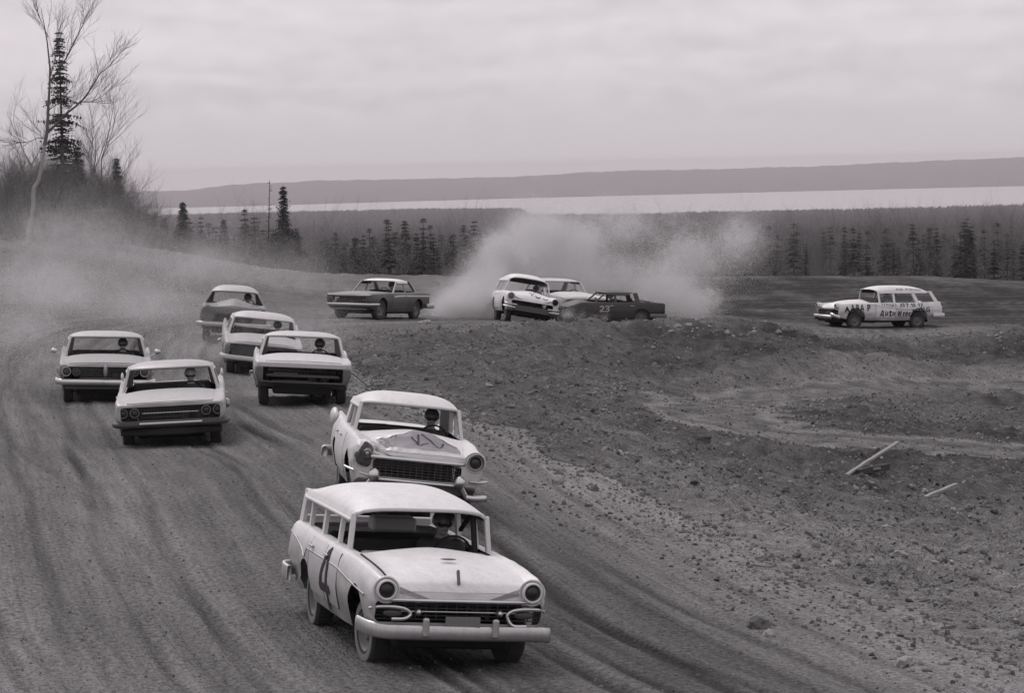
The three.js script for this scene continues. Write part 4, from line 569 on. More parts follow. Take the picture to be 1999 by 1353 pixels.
const STANDS = [['wagon', -1.19, -40.6, 13.3, 1.7, .05], ['sedan2', -1.68, -55.2, 6, 3, .05, -1.6], ['quad', -6.34, -70.6, 4.5, 0, 0, -.4], ['haze4', -8.95, -83.2, 6, .3, 0], ['mid5', -6.5, -97.5, 5, 4.2, .0], ['pale6', -4.45, -79.5, 4, 3.2, .02], ['dark7', -7.95, -108, 4, 1, .02, -1.5], ['hard8', -4.68, -132.4, -25, -1, .0], ['crash9', .38, -137.0, 7, 5.5, .04], ['crash10', 1.76, -144.6, 25, 0, .10], ['dark23', 3.24, -141, -80, 0, -.03], ['lettered', 15.05, -155.6, -66, -1.5, .06]];
for (const [k, x, z, yaw, lean, lift, dip] of STANDS) place(CARS[k].car, x, z, yaw, -lean, dip || 0, lift);

// ---------------------------------------------------------------- drivers
function smin(a, b, k) { const h = clamp(0.5 + (0.5 * (b - a)) / k, 0, 1); return lerp(b, a, h) - k * h * (1 - h); }
function capsule(p, a, b, ra, rb) { const ax = b[0] - a[0], ay = b[1] - a[1], az = b[2] - a[2], px = p[0] - a[0], py = p[1] - a[1], pz = p[2] - a[2], t = clamp((px * ax + py * ay + pz * az) / (ax * ax + ay * ay + az * az), 0, 1); return Math.hypot(px - ax * t, py - ay * t, pz - az * t) - lerp(ra, rb, t); }
function march(center, half, res, f, colour) {
  const mc = new MarchingCubes(res, new THREE.MeshStandardMaterial(), false, false, 160000); mc.isolation = 0;
  for (let k = 0; k < res; k++) for (let j = 0; j < res; j++) for (let i = 0; i < res; i++) { const q = [i, j, k].map((t, n) => center[n] + ((t - res / 2) / (res / 2)) * half); mc.field[i + j * res + k * res * res] = -f(q); }
  mc.update(); const n = mc.count, p = [], nn = [], c = [];
  for (let i = 0; i < n; i++) { const w = [0, 1, 2].map((d) => center[d] + mc.positionArray[i * 3 + d] * half); p.push(...w); nn.push(mc.normalArray[i * 3], mc.normalArray[i * 3 + 1], mc.normalArray[i * 3 + 2]); const v = colour(w); c.push(v, v, v); }
  const g = new THREE.BufferGeometry(); g.setAttribute('position', new THREE.Float32BufferAttribute(p, 3)); g.setAttribute('normal', new THREE.Float32BufferAttribute(nn, 3)); g.setAttribute('color', new THREE.Float32BufferAttribute(c, 3)); return g;
}
const driverProto = (() => { // hips at the origin, looking along +z, hands on the wheel
  const SK = 0.30, CL = 0.045, hd = [0, 0.74, 0.05];
  const arm = (s) => [[[s * .19, .52, .0], [s * .27, .29, .17], .058, .048], [[s * .27, .29, .17], [s * .19, .335, .415], .046, .034]];
  const bones = [[[0, .02, 0], [0, .26, -.03], .155, .15], [[0, .26, -.03], [0, .46, 0], .15, .14], [[-.17, .5, 0], [.17, .5, 0], .075, .075], [[0, .5, 0], [0, .66, .03], .065, .056], [[.1, .02, .04], [.14, .05, .46], .09, .068], [[-.1, .02, .04], [-.14, .05, .46], .09, .068], [[.14, .05, .46], [.14, -.26, .74], .064, .045], [[-.14, .05, .46], [-.14, -.26, .74], .064, .045], [[.14, -.28, .74], [.14, -.27, .88], .045, .035], [[-.14, -.28, .74], [-.14, -.27, .88], .045, .035], ...arm(1), ...arm(-1)];
  const body = march([0, .2, .32], .66, 92, (p) => bones.reduce((d, [a, b, ra, rb]) => smin(d, capsule(p, a, b, ra, rb), .05), 9), (p) => (p[1] > .6 ? SK : CL));
  const E3 = (p, c, r) => (Math.hypot((p[0] - c[0]) / r[0], (p[1] - c[1]) / r[1], (p[2] - c[2]) / r[2]) - 1) * Math.min(...r);
  const head = march(hd, .17, 76, (p) => { const x = Math.abs(p[0]); let d = smin(E3(p, [0, hd[1] + .02, hd[2] - .015], [.076, .105, .095]), E3(p, [0, hd[1] - .055, hd[2] + .03], [.056, .062, .06]), .03); d = smin(d, capsule(p, [0, hd[1] + .02, hd[2] + .088], [0, hd[1] - .02, hd[2] + .104], .009, .014), .012); const q = [x, p[1], p[2]]; d = -smin(-d, E3(q, [.031, hd[1] + .012, hd[2] + .093], [.017, .011, .016]), .01); d = Math.min(d, E3(q, [.031, hd[1] + .011, hd[2] + .074], [.013, .011, .012])); d = smin(d, E3([p[0], p[1], p[2]], [0, hd[1] - .052, hd[2] + .086], [.024, .006, .008]), .006); d = smin(d, E3(q, [.078, hd[1], hd[2] - .01], [.01, .03, .02]), .008); return d; }, (p) => (p[1] < hd[1] - .046 && p[1] > hd[1] - .06 && p[2] > hd[2] + .08 ? SK * .6 : SK));
  const hand = (s) => { const o = [s * .19, .345, .44], F = []; for (let k = 0; k < 4; k++) { const y = .026 - k * .018, L = [.036, .04, .038, .03][k]; F.push([[o[0], o[1] + y, o[2] + .02], [o[0] - s * .012, o[1] + y, o[2] + .02 + L], .0095, .009], [[o[0] - s * .012, o[1] + y, o[2] + .02 + L], [o[0] - s * .042, o[1] + y - .004, o[2] + .012 + L], .009, .008], [[o[0] - s * .042, o[1] + y - .004, o[2] + .012 + L], [o[0] - s * .046, o[1] + y - .006, o[2] + L - .012], .008, .0075]); } F.push([[o[0] - s * .01, o[1] + .02, o[2] - .015], [o[0] - s * .035, o[1] + .045, o[2] + .015], .012, .010], [[o[0] - s * .035, o[1] + .045, o[2] + .015], [o[0] - s * .05, o[1] + .04, o[2] + .038], .010, .008]); return march(o, .11, 64, (p) => F.reduce((d, [a, b, ra, rb]) => smin(d, capsule(p, a, b, ra, rb), .006), smin(capsule(p, [o[0], o[1] + .018, o[2] - .022], [o[0], o[1] + .012, o[2] + .02], .022, .024), smin(capsule(p, [o[0], o[1] - .022, o[2] - .022], [o[0], o[1] - .022, o[2] + .02], .02, .022), capsule(p, [o[0] + s * .012, o[1] - .008, o[2] - .06], [o[0], o[1] - .004, o[2] - .015], .027, .024), .02), .02)), () => SK); };
  const g = new THREE.Group(); g.name = 'person';
  mesh('body', mergeGeometries([body, head, hand(1), hand(-1)]), new THREE.MeshStandardMaterial({ vertexColors: true, roughness: 0.8 }), g);
  const hel = new THREE.SphereGeometry(.125, 28, 18, 0, Math.PI * 2, 0, 1.75); hel.scale(.92, 1.02, 1.08); hel.translate(hd[0], hd[1] + .035, hd[2] - .01);
  const H1 = mesh('helmet', hel, M(.09, .3), g); H1.material.side = THREE.DoubleSide;
  const gg = new THREE.TorusGeometry(.03, .009, 8, 20); gg.scale(1.15, .8, 1); const g2 = gg.clone(); gg.translate(.034, hd[1] + .012, hd[2] + .105); g2.translate(-.034, hd[1] + .012, hd[2] + .105); const strapG = new THREE.TorusGeometry(.112, .010, 6, 30); strapG.rotateX(Math.PI / 2); strapG.scale(.86, 1.6, 1.06); strapG.translate(0, hd[1] + .014, hd[2] - .004);
  mesh('goggles', join([gg, g2, strapG]), BLACK, H1);
  return g;
})();
const DRIVERS = [['wagon', 'driver gripping the wheel of the leading white wagon', .05], ['sedan2', 'dark-clad driver inside the battered sedan with the scrawled hood', .03], ['quad', 'driver with goggles and pale helmet in the four-headlight sedan', .42], ['haze4', 'driver half hidden by dust in the leftmost grey sedan', .06], ['mid5', 'driver under the light roof of the fin-tailed sedan', .05], ['pale6', 'dark-helmeted driver in the pale sedan without a grille', .035], ['dark7', 'driver in the dark round-bodied sedan at the back', .06], ['hard8', 'driver in the dark hardtop sliding sideways', .06], ['crash9', 'driver in the white wagon caught in the pile-up', .06], ['dark23', 'driver in the dark number 23 car', .3], ['lettered', 'driver in light clothes in the lettered wagon', .4]];
DRIVERS.forEach(([k, label, hv]) => {
  const { car, s } = CARS[k], d = driverProto.clone(); d.name = numbered('person'); tag(d, label, 'person', 'racing drivers at the wheel'); scene.add(d);
  if (hv > .2) { d.children[1].material = M(hv, .35, { side: THREE.DoubleSide }); } if (k === 'lettered') { d.children[0].material = M(.3, .8); }
  car.updateMatrixWorld(true); const { bodyQ, off } = car.userData_pose, m = new THREE.Matrix4().makeRotationFromQuaternion(bodyQ).setPosition(off), low = s.gh.yr < 1.34 && k !== 'wagon' ? -.20 : -.13;
  const local = new THREE.Matrix4().makeTranslation(.37, .60 + low, s.gh.zA - 1.06); new THREE.Matrix4().multiplyMatrices(car.matrixWorld, m).multiply(local).decompose(d.position, d.quaternion, d.scale);
});

// ---------------------------------------------------------------- stones, timber and litter on the ground
const rockGeos = Array.from({ length: 8 }, (_, n) => { const g = mergeVertices(new THREE.IcosahedronGeometry(1, 2).deleteAttribute('uv').deleteAttribute('normal'), 1e-4), p = g.attributes.position, s = n * 13.7; for (let i = 0; i < p.count; i++) { const x = p.getX(i), y = p.getY(i), z = p.getZ(i), r = 1 + 0.32 * N3(x * .9 + s, y * .9, z * .9) + 0.16 * N3(x * 2.3, y * 2.3 + s, z * 2.3); const cut = Math.max(0, x * .6 + y * .7 * Math.sin(s) + z * .5 - .55) * .7; p.setXYZ(i, x * (r - cut), y * (r - cut) * .68, z * (r - cut) * .85); } const f = toCreasedNormals(g, .55); return f; });
const rockMats = [MD(.15), MD(.20), MD(.11), MD(.28)];
const rr = rng(4242), gauss = () => (rr() + rr() + rr() - 1.5) / 1.5;
function hAt(x, z) { return H(x, z); }
const ROCK_LABEL = { infield: 'loose grey stone lying on the rough infield bank', edge: 'loose stone on the gravel beside the near track', crest: 'light stone along the crest below the back straight' };
let rocks = 0;
function rock(x, z, r, where, tone, label) {
  const m = new THREE.Mesh(rockGeos[(rr() * 8) | 0], rockMats[tone ?? (rr() * 3) | 0]); m.name = numbered('stone'); m.castShadow = m.receiveShadow = true; tag(m, ROCK_LABEL[where], 'stone', { infield: 'stones on the infield bank', edge: 'stones beside the near track', crest: 'stones on the crest' }[where]); if (label) m.userData = { label, category: 'stone' };
  m.position.set(x, hAt(x, z) + r * .18, z); m.rotation.set(rr() * .5, rr() * 6.28, rr() * .5); m.scale.setScalar(r).multiply(V(.8 + rr() * .5, .8 + rr() * .4, .8 + rr() * .5)); scene.add(m); rocks++;
}
const near = [[1480, 940, .1], [1375, 878, .19], [1395, 885, .13], [1420, 872, .1], [1550, 930, .16], [1575, 935, .13], [1600, 940, .12], [1625, 942, .13], [1660, 935, .1], [1700, 950, .12], [1300, 868, .1], [1340, 880, .1], [1205, 895, .15], [1180, 893, .11], [1225, 900, .12], [1255, 935, .09], [1015, 913, .07], [1344, 1041, .09], [1480, 1030, .14], [1495, 1033, .14], [1515, 1036, .16], [1540, 1040, .11], [1450, 1015, .1], [1400, 1000, .09], [1560, 1000, .1], [1585, 997, .09], [1755, 1097, .19], [1810, 1100, .16], [1887, 1108, .16], [1845, 1122, .1], [1680, 1070, .12], [1730, 1045, .09], [1820, 970, .15], [1840, 985, .12], [1805, 975, .12], [1860, 1000, .1], [1780, 960, .1], [1900, 1000, .1], [1480, 1225, .2], [1500, 1240, .12], [1765, 1300, .17], [1900, 1160, .1], [1240, 850, .08], [1030, 795, .12], [1115, 795, .08], [1150, 830, .07], [955, 765, .12], [1000, 762, .1], [975, 762, .13], [1900, 1230, .09], [1650, 1190, .1], [1560, 1090, .09], [1610, 1120, .08], [1320, 960, .1], [1365, 985, .08], [1290, 950, .08]];
const NOTED = new Map([[1344, 'lone pale stone on the track right of the leading wagon'], [1015, 'small pale stone on the track right of the battered sedan'], [1887, 'angular stone at the right edge of the near gravel'], [1755, 'large angular stone on the near gravel, left of two others in a row'], [1375, 'large stone in the heap of stones midway up the infield'], [1205, 'largest of the pale stones clustered right of the battered sedan'], [1765, 'flat stone half sunk in the bottom right of the track'], [1820, 'stone beside the broken pale plank end at the right']]);
for (const [px, py, r] of near) { const [x, z] = bp(px, py); rock(x, z, r * .68, py > 860 ? 'edge' : 'infield', rr() < .35 ? 3 : undefined, NOTED.get(px)); }
for (let i = 0; i < 70; i++) { const px = 1250 + rr() * 720, py = 640 + (px - 1250) * .018 + gauss() * 16 + 10, [x, z] = bp(px, py); rock(x, z, .05 + .09 * rr() * rr(), 'crest', rr() < .5 ? 3 : 1); }
for (const [px, py] of [[825, 633], [836, 631], [1032, 634], [1140, 638], [1252, 643], [1275, 637]]) { const [x, z] = bp(px, py); rock(x, z, .14, 'crest', 3); }
for (let i = 0; i < 90; i++) { const px = 880 + rr() * 1080, py = 660 + rr() * 200, [x, z] = bp(px, py), zn = zone(x, z); if (zn[0] === 1) rock(x, z, .04 + .08 * rr() ** 2, 'infield'); }
for (let i = 0; i < 70; i++) { const px = 1050 + rr() * 900, py = 900 + gauss() * 60 + (px - 1050) * .14, [x, z] = bp(px, py), zn = zone(x, z); if (zn[0] !== 0 || zn[3] < 1.6) rock(x, z, .04 + .06 * rr() ** 2, 'edge'); }
{ // the countless small clods and pebbles
  const n = 64000, im = new THREE.InstancedMesh(mergeVertices(new THREE.IcosahedronGeometry(1, 0).deleteAttribute('uv').deleteAttribute('normal')).toNonIndexed(), MD(.15), n); im.geometry.computeVertexNormals(); im.name = 'rubble'; im.userData = { kind: 'stuff', label: 'clods and pebbles strewn over infield and track edge' };
  const m = new THREE.Matrix4(), q = new THREE.Quaternion(), col = new THREE.Color(); let k = 0, guard = 0;
  while (k < n && guard++ < n * 6) { const z = -34 - 120 * rr() ** .8, x = (rr() * 2 - 1) * (0.145 * -z + 1), zn = zone(x, z); if (zn[0] === 2 && rr() > .3) continue; if (zn[0] === 0 && (zn[3] > 2.2 * rr() + .3) && rr() > .12) continue; const cl = N2(x * .5, z * .35); if (zn[0] === 1 && cl < -.25 + rr() * .4 && rr() > .25) continue;
    const s = zn[0] === 0 && zn[3] > 2 ? .005 + .012 * rr() ** 2 : .007 + .03 * rr() ** 3 + (zn[0] === 1 && rr() < .08 ? .035 * rr() : 0); q.setFromEuler(new THREE.Euler(rr() * 3, rr() * 6, rr() * 3)); m.compose(V(x, H(x, z, zn) + s * .2, z), q, V(s * (1 + rr()), s * (.5 + rr() * .5), s * (.8 + rr() * .6))); im.setMatrixAt(k, m); im.setColorAt(k, col.setScalar(.55 + rr() * 1.15 + (rr() < .08 ? .7 : 0))); k++; }
  im.count = k; im.castShadow = im.receiveShadow = true; scene.add(im);
}
function timber(name, label, a, B, w, t, mat, cat = 'plank') { const A = V(a[0], hAt(...a) + t * .3, a[1]), g = new THREE.BoxGeometry(w, A.distanceTo(B), t, 1, 8, 1), p = g.attributes.position; for (let i = 0; i < p.count; i++) { p.setX(i, p.getX(i) + .012 * N2(p.getY(i) * 1.5, 3)); p.setZ(i, p.getZ(i) + .01 * N2(p.getY(i) * 2.1, 7)); } const d = B.clone().sub(A).normalize(), x = V(0, 1, 0).cross(d).normalize(), z = x.clone().cross(d); g.applyMatrix4(new THREE.Matrix4().makeBasis(x, d, z)); g.computeVertexNormals(); const m = new THREE.Mesh(g, mat); m.position.copy(A).add(B).multiplyScalar(.5); m.name = numbered(name); tag(m, label, cat); m.castShadow = m.receiveShadow = true; scene.add(m); }
const grainT = tex(256, 256, (u, v) => .75 + .15 * tile(u, v, 30, 2, 3) + .1 * tile(u, v, 6, 6, 1));
const wood = M(.33, .9, { map: grainT }), woodDark = M(.06, .9, { map: grainT });
function ray(px, py, z) { const q = spot(px, py, z); return V(q[0], q[1], q[2]); }
{ const on = (px, py) => { const [x, z] = bp(px, py); return [x, z]; }, A = on(1652, 938), L = on(1674, 938), S = on(1806, 984);
  timber('plank', 'long pale plank slanting up the bank over a dark log', A, ray(1752, 863, -A[1] + 1.6), .085, .04, wood);
  timber('log', 'dark charred log lying under the long slanting plank', L, ray(1731, 911, -L[1] + .9), .13, .12, woodDark, 'log');
  timber('plank', 'pale board lying beside the dark log, below the long plank', on(1662, 934), ray(1716, 914, -L[1] + .5), .10, .04, wood);
  timber('plank', 'broken pale plank end poking up among stones at far right', S, ray(1866, 945, -S[1] + .8), .10, .045, wood); }
for (const [px, l] of [[1518, 'small pale marker stake standing on the bank, left one of two'], [1541, 'small pale marker stake standing on the bank, right one of two']]) { const [x, z] = bp(px, 890), st = new THREE.Mesh(new RoundedBoxGeometry(.045, .2, .03, 2, .008), wood); st.position.set(x, hAt(x, z) + .08, z); st.rotation.z = .08; st.name = numbered('stake'); tag(st, l, 'stake'); st.castShadow = true; scene.add(st); }

// ---------------------------------------------------------------- trees
const tr = rng(909);
function tubeInto(out, a, b, ra, rb, sides = 4) { // one tapered segment
  const d = b.clone().sub(a), L = d.length(); if (L < 1e-4) return; d.divideScalar(L); const x = Math.abs(d.y) < .9 ? V(0, 1, 0).cross(d).normalize() : V(1, 0, 0).cross(d).normalize(), z = d.clone().cross(x);
  const base = out.pos.length / 3; for (const [p, r] of [[a, ra], [b, rb]]) for (let i = 0; i < sides; i++) { const t = (i / sides) * Math.PI * 2, c = Math.cos(t) * r, s = Math.sin(t) * r; out.pos.push(p.x + x.x * c + z.x * s, p.y + x.y * c + z.y * s, p.z + x.z * c + z.z * s); }
  for (let i = 0; i < sides; i++) { const k = (i + 1) % sides; out.idx.push(base + i, base + sides + i, base + k, base + k, base + sides + i, base + sides + k); }
}
const newGeo = () => ({ pos: [], idx: [] }), done = (o) => geoOf(o.pos, o.idx);
function spruce(Ht, { sparse = 0, width = .2, gap = () => 1, seed = 1, low = .06, dens = 1 } = {}) { // > trunk, crown
  const r = rng(seed * 7919), tk = newGeo(), cr = newGeo(), lean = (r() - .5) * .03 * Ht;
  const at = (h) => V(lean * (h / Ht) ** 1.5, h, 0); for (let i = 0; i < 8; i++) tubeInto(tk, at(Ht * i / 8), at(Ht * (i + 1) / 8), .012 * Ht * (1 - i / 8) + .012, .012 * Ht * (1 - (i + 1) / 8) + .010, 6);
  const tri = (a, b, c) => { const n = cr.pos.length / 3; cr.pos.push(a.x, a.y, a.z, b.x, b.y, b.z, c.x, c.y, c.z); cr.idx.push(n, n + 1, n + 2); };
  for (let h = Ht * low; h < Ht * .995; h += Ht * (.008 + .02 * r()) / dens) {
    const t = h / Ht, g = gap(t); if (g <= 0 || r() < sparse) continue; const reach = Ht * width * (1 - t) ** .8 * (.6 + .5 * r()) * g + .02 * Ht; const n = 3 + ((r() * 4) | 0), a0 = r() * 6.28;
    for (let k = 0; k < n; k++) { const a = a0 + (k / n) * 6.28 + r() * .7, L = reach * (.55 + .6 * r()), droop = .25 + .35 * r(), o = at(h), dir = V(Math.cos(a), 0, Math.sin(a)), sd = V(-dir.z, 0, dir.x), pt = (q) => o.clone().addScaledVector(dir, L * q).add(V(0, L * (.18 * q - droop * q * q * 1.4 + .25 * q ** 4), 0));
      tubeInto(cr, pt(0), pt(.9), .004 * Ht * (1 - t) + .006, .004, 3);
      const m = Math.max(3, Math.round(L / .16)); for (let s = 0; s < m; s++) { const q = (s + .4 + .5 * r()) / m, p = pt(q), w = (.10 + .22 * L * (1 - q * .6)) * (.7 + .5 * r()); for (const e of [1, -1]) { const tip = p.clone().addScaledVector(sd, e * w).addScaledVector(dir, w * .6).add(V(0, -w * (.35 + .4 * r()), 0)); tri(p, tip, p.clone().addScaledVector(dir, w * .55).add(V(0, -.03 - .2 * w, 0))); if (r() < .6) tri(p, p.clone().addScaledVector(sd, e * w * .3).add(V(0, -w * .9, 0)), p.clone().addScaledVector(dir, w * .4)); } } } }
  return [done(tk), done(cr)];
}
function twigs(o, a, dir, L, r, depth, rnd, up = .12, sp = .6) {
  const n = 3; let p = a.clone(), d = dir.clone(); for (let i = 0; i < n; i++) { d.add(V((rnd() - .5) * .35, (rnd() - .5) * .2 + up, (rnd() - .5) * .35)).normalize(); const q = p.clone().addScaledVector(d, L / n); tubeInto(o, p, q, r * (1 - i / n * .55), r * (1 - (i + 1) / n * .55), depth > 2 ? 5 : 3); p = q;
    if (depth > 0) { const kids = depth > 2 ? 1 + (rnd() < .5) : 1 + (rnd() < .65); for (let k = 0; k < kids; k++) { const nd = d.clone().add(V((rnd() - .5) * 2 * sp, (rnd() - .35) * sp, (rnd() - .5) * 2 * sp)).normalize(); twigs(o, p, nd, L * (.42 + .3 * rnd()), r * .5, depth - 1, rnd, up * .8, sp); } } }
}
function bare(Ht, { seed = 1, depth = 4, stems = 1, r0 = .0075 } = {}) { const rnd = rng(seed * 331 + 5), o = newGeo(); for (let s = 0; s < stems; s++) { const a = rnd() * 6.28, k = stems > 1 ? .35 + .3 * rnd() : .05; twigs(o, V(Math.cos(a) * .1 * (stems - 1) * .5, -.15, Math.sin(a) * .1 * (stems - 1) * .5), V(Math.cos(a) * k, 1, Math.sin(a) * k).normalize(), Ht * .72 * (.7 + .3 * rnd()), r0 * Ht * (stems > 1 ? .6 : 1), depth, rnd, .16, .75); } return done(o); }
const mNeedle = new THREE.MeshPhysicalMaterial({ color: G(.085), roughness: 1, specularIntensity: .2, side: THREE.DoubleSide }), mNeedleB = new THREE.MeshPhysicalMaterial({ color: G(.055), roughness: 1, specularIntensity: .2, side: THREE.DoubleSide }), mTrunk = MD(.07), mBirch = MD(.30), mTwig = MD(.10), mTwigPale = MD(.25);
function putSpruce(label, px, py, z, o = {}) { const [x, top] = spot(px, py, z), y = baseH(x, -z) - .15, Ht = Math.max(2.2, top - y), t = thing('spruce_tree', label, 'spruce tree', o.group); t.position.set(x, y, -z); t.rotation.y = tr() * 6; const [tk, cr] = spruce(Ht, { ...o, seed: o.seed || Math.round(px) }); mesh('trunk', tk, mTrunk, t); mesh('crown', cr, o.dark ? mNeedleB : mNeedle, t); return t; }
function putBare(name, cat, label, px, py, z, o = {}) { const [x, top] = spot(px, py, z), y = baseH(x, -z) - .1, Ht = Math.max(1, top - y), t = thing(name, label, cat, o.group); t.position.set(x, y, -z); mesh(cat === 'shrub' ? 'branches' : 'branches', bare(Ht, { seed: Math.round(px + py), ...o }), o.mat || mTwig, t); return t; }
{ // the tall leaning birch at the left edge
  const z = 168, s = 7400 / z, b = spot(54, 524, z), t = thing('birch_tree', 'tall bare birch with pale crooked trunk at the left edge', 'birch tree'); const y0 = baseH(b[0], -z); t.position.set(b[0], y0, -z);
  const P = (px, py, dz = 0) => { const q = spot(px, py, z); return V(q[0] - b[0], q[1] - b[1] + (b[1] - y0) * 0, dz); };
  const low = [[54, 524], [60, 490], [67, 455], [68, 415], [77, 402], [84, 372], [90, 330]].map(([a, c]) => P(a, c)), high = [[90, 330], [95, 300], [97, 260], [100, 215], [101, 180], [96, 130], [90, 95], [84, 62]].map(([a, c], i) => P(a, c, i * .05));
  const T1 = newGeo(), T2 = newGeo(); low[0].y -= .3; low.forEach((p, i) => i && tubeInto(T1, low[i - 1], p, .12 - .008 * i, .115 - .008 * i, 8)); high.forEach((p, i) => i && tubeInto(T2, high[i - 1], p, .085 - .011 * (i - 1), .085 - .011 * i, 7));
  mesh('trunk', done(T1), mBirch, t); mesh('upper_trunk', done(T2), M(.12, .9), t);
  const limb = (pts, r, seed) => { const o = newGeo(), rnd = rng(seed), p = pts.map(([a, c, d]) => P(a, c, d || 0)); p.forEach((q, i) => { if (!i) return; const k = i / p.length; tubeInto(o, p[i - 1], q, r * (1.1 - k), r * (1.1 - k - 1 / p.length), 6); const d = q.clone().sub(p[i - 1]).normalize(); for (let j = 0; j < 3; j++) twigs(o, p[i - 1].clone().lerp(q, rnd()), d.clone().add(V((rnd() - .5) * 1.3, (rnd() - .2) * .9, (rnd() - .5) * 1.3)).normalize(), .7 + .6 * rnd(), .011, 2, rnd, .05, .6); }); twigs(o, p[p.length - 1], p[p.length - 1].clone().sub(p[p.length - 2]).normalize(), .9, .012, 3, rnd, .05); mesh('limb', done(o), mTwig, t); };
  limb([[96, 305], [112, 290], [128, 272], [150, 255], [168, 238], [185, 212], [198, 190], [214, 178], [232, 162, .6]], .07, 3); limb([[160, 246], [180, 246], [200, 236], [216, 222, -.5]], .035, 4); limb([[101, 205], [118, 182], [132, 160], [146, 132], [158, 108], [172, 84, .4]], .055, 5); limb([[98, 262], [114, 250], [128, 238]], .03, 6); limb([[92, 318], [76, 316], [58, 326], [40, 326]], .03, 7); limb([[100, 200], [108, 172], [112, 150], [113, 118]], .03, 8); limb([[97, 120], [88, 100], [80, 84]], .02, 9);
}
putSpruce('tall thin spruce with ragged tufts beside the leaning birch', 117, 60, 177, { seed: 5, width: .14, low: .2, sparse: .1, dens: 1.5, dark: 1, gap: (t) => (t > .93 ? .9 : t > .66 ? 1.15 : t > .62 ? 0 : t > .575 ? 1.2 : t > .5 ? .45 : t > .42 ? 1.1 : t > .38 ? .7 : .9) });
putSpruce('dense dark young spruce close behind the tall thin spruce', 152, 285, 181, { seed: 11, width: .19, dens: 1.4, dark: 1 });
putSpruce('dark spruce on the slope at the right end of the left grove', 228, 308, 180, { seed: 23, width: .17, dens: 1.2 });
putSpruce('small spruce among bare shrubs left of the tall thin spruce', 104, 330, 179, { seed: 31, width: .2, dens: 1.2 });
for (const [l, px, py, z, o] of [['slender bare sapling between the two dark left spruces', 192, 235, 178, {}], ['thin bare sapling just left of the grove’s right-hand spruce', 206, 300, 182, {}], ['fine-branched bare tree at the far left edge', 46, 235, 184, { depth: 5, mat: mTwigPale }], ['bare tree with spreading twigs right of the tall spruce', 172, 262, 186, { depth: 5 }], ['low bare tree leaning out over the slope at the grove’s right end', 282, 392, 184, {}]]) putBare('bare_tree', 'bare tree', l, px, py, z, o);
{ // the two pale leaning trunks
  for (const [l, a, b, z] of [['pale leaning birch trunk low on the left hillside', [184, 490], [200, 430], 172], ['pale birch trunk slanting up inside the left grove', [167, 402], [183, 330], 178]]) { const p = spot(...a, z), q = spot(...b, z), t = thing('birch_tree', l, 'birch tree'), o = newGeo(), y = Math.min(p[1], baseH(p[0], -z)); t.position.set(p[0], y, -z); const A = V(0, -.2, 0), B = V(q[0] - p[0], q[1] - y, 0), C = A.clone().lerp(B, .5).add(V(.04, 0, 0)); tubeInto(o, A, C, .05, .042, 6); tubeInto(o, C, B, .042, .03, 6); mesh('trunk', done(o), mBirch, t); const w = newGeo(), rn = rng(a[0]); twigs(w, B, V(.2, 1, 0).normalize(), 1.2, .025, 3, rn); mesh('branches', done(w), mTwig, t); }
}
const SHRUB = ['leafless grey shrub at the left edge of the hillside grove', 'leafless grey shrub under the leaning birch', 'leafless grey shrub under the tall thin spruce', 'leafless shrub at the foot of the dense young spruce', 'leafless shrub below the slender sapling', 'leafless shrub at the foot of the grove’s right spruce', 'leafless shrub on the slope below the grove', 'low leafless shrub at the grove’s right end', 'low leafless shrub where the hillside meets the forest'];
[[40, 350, 176], [75, 352, 174], [112, 362, 175], [150, 372, 174], [185, 378, 176], [222, 395, 176], [248, 405, 179], [272, 412, 183], [300, 425, 187]].forEach(([px, py, z], i) => { putBare('shrub', 'shrub', SHRUB[i], px, py, z, { stems: 12, depth: 3, r0: .009, mat: i % 2 ? mTwig : mTwigPale }); });
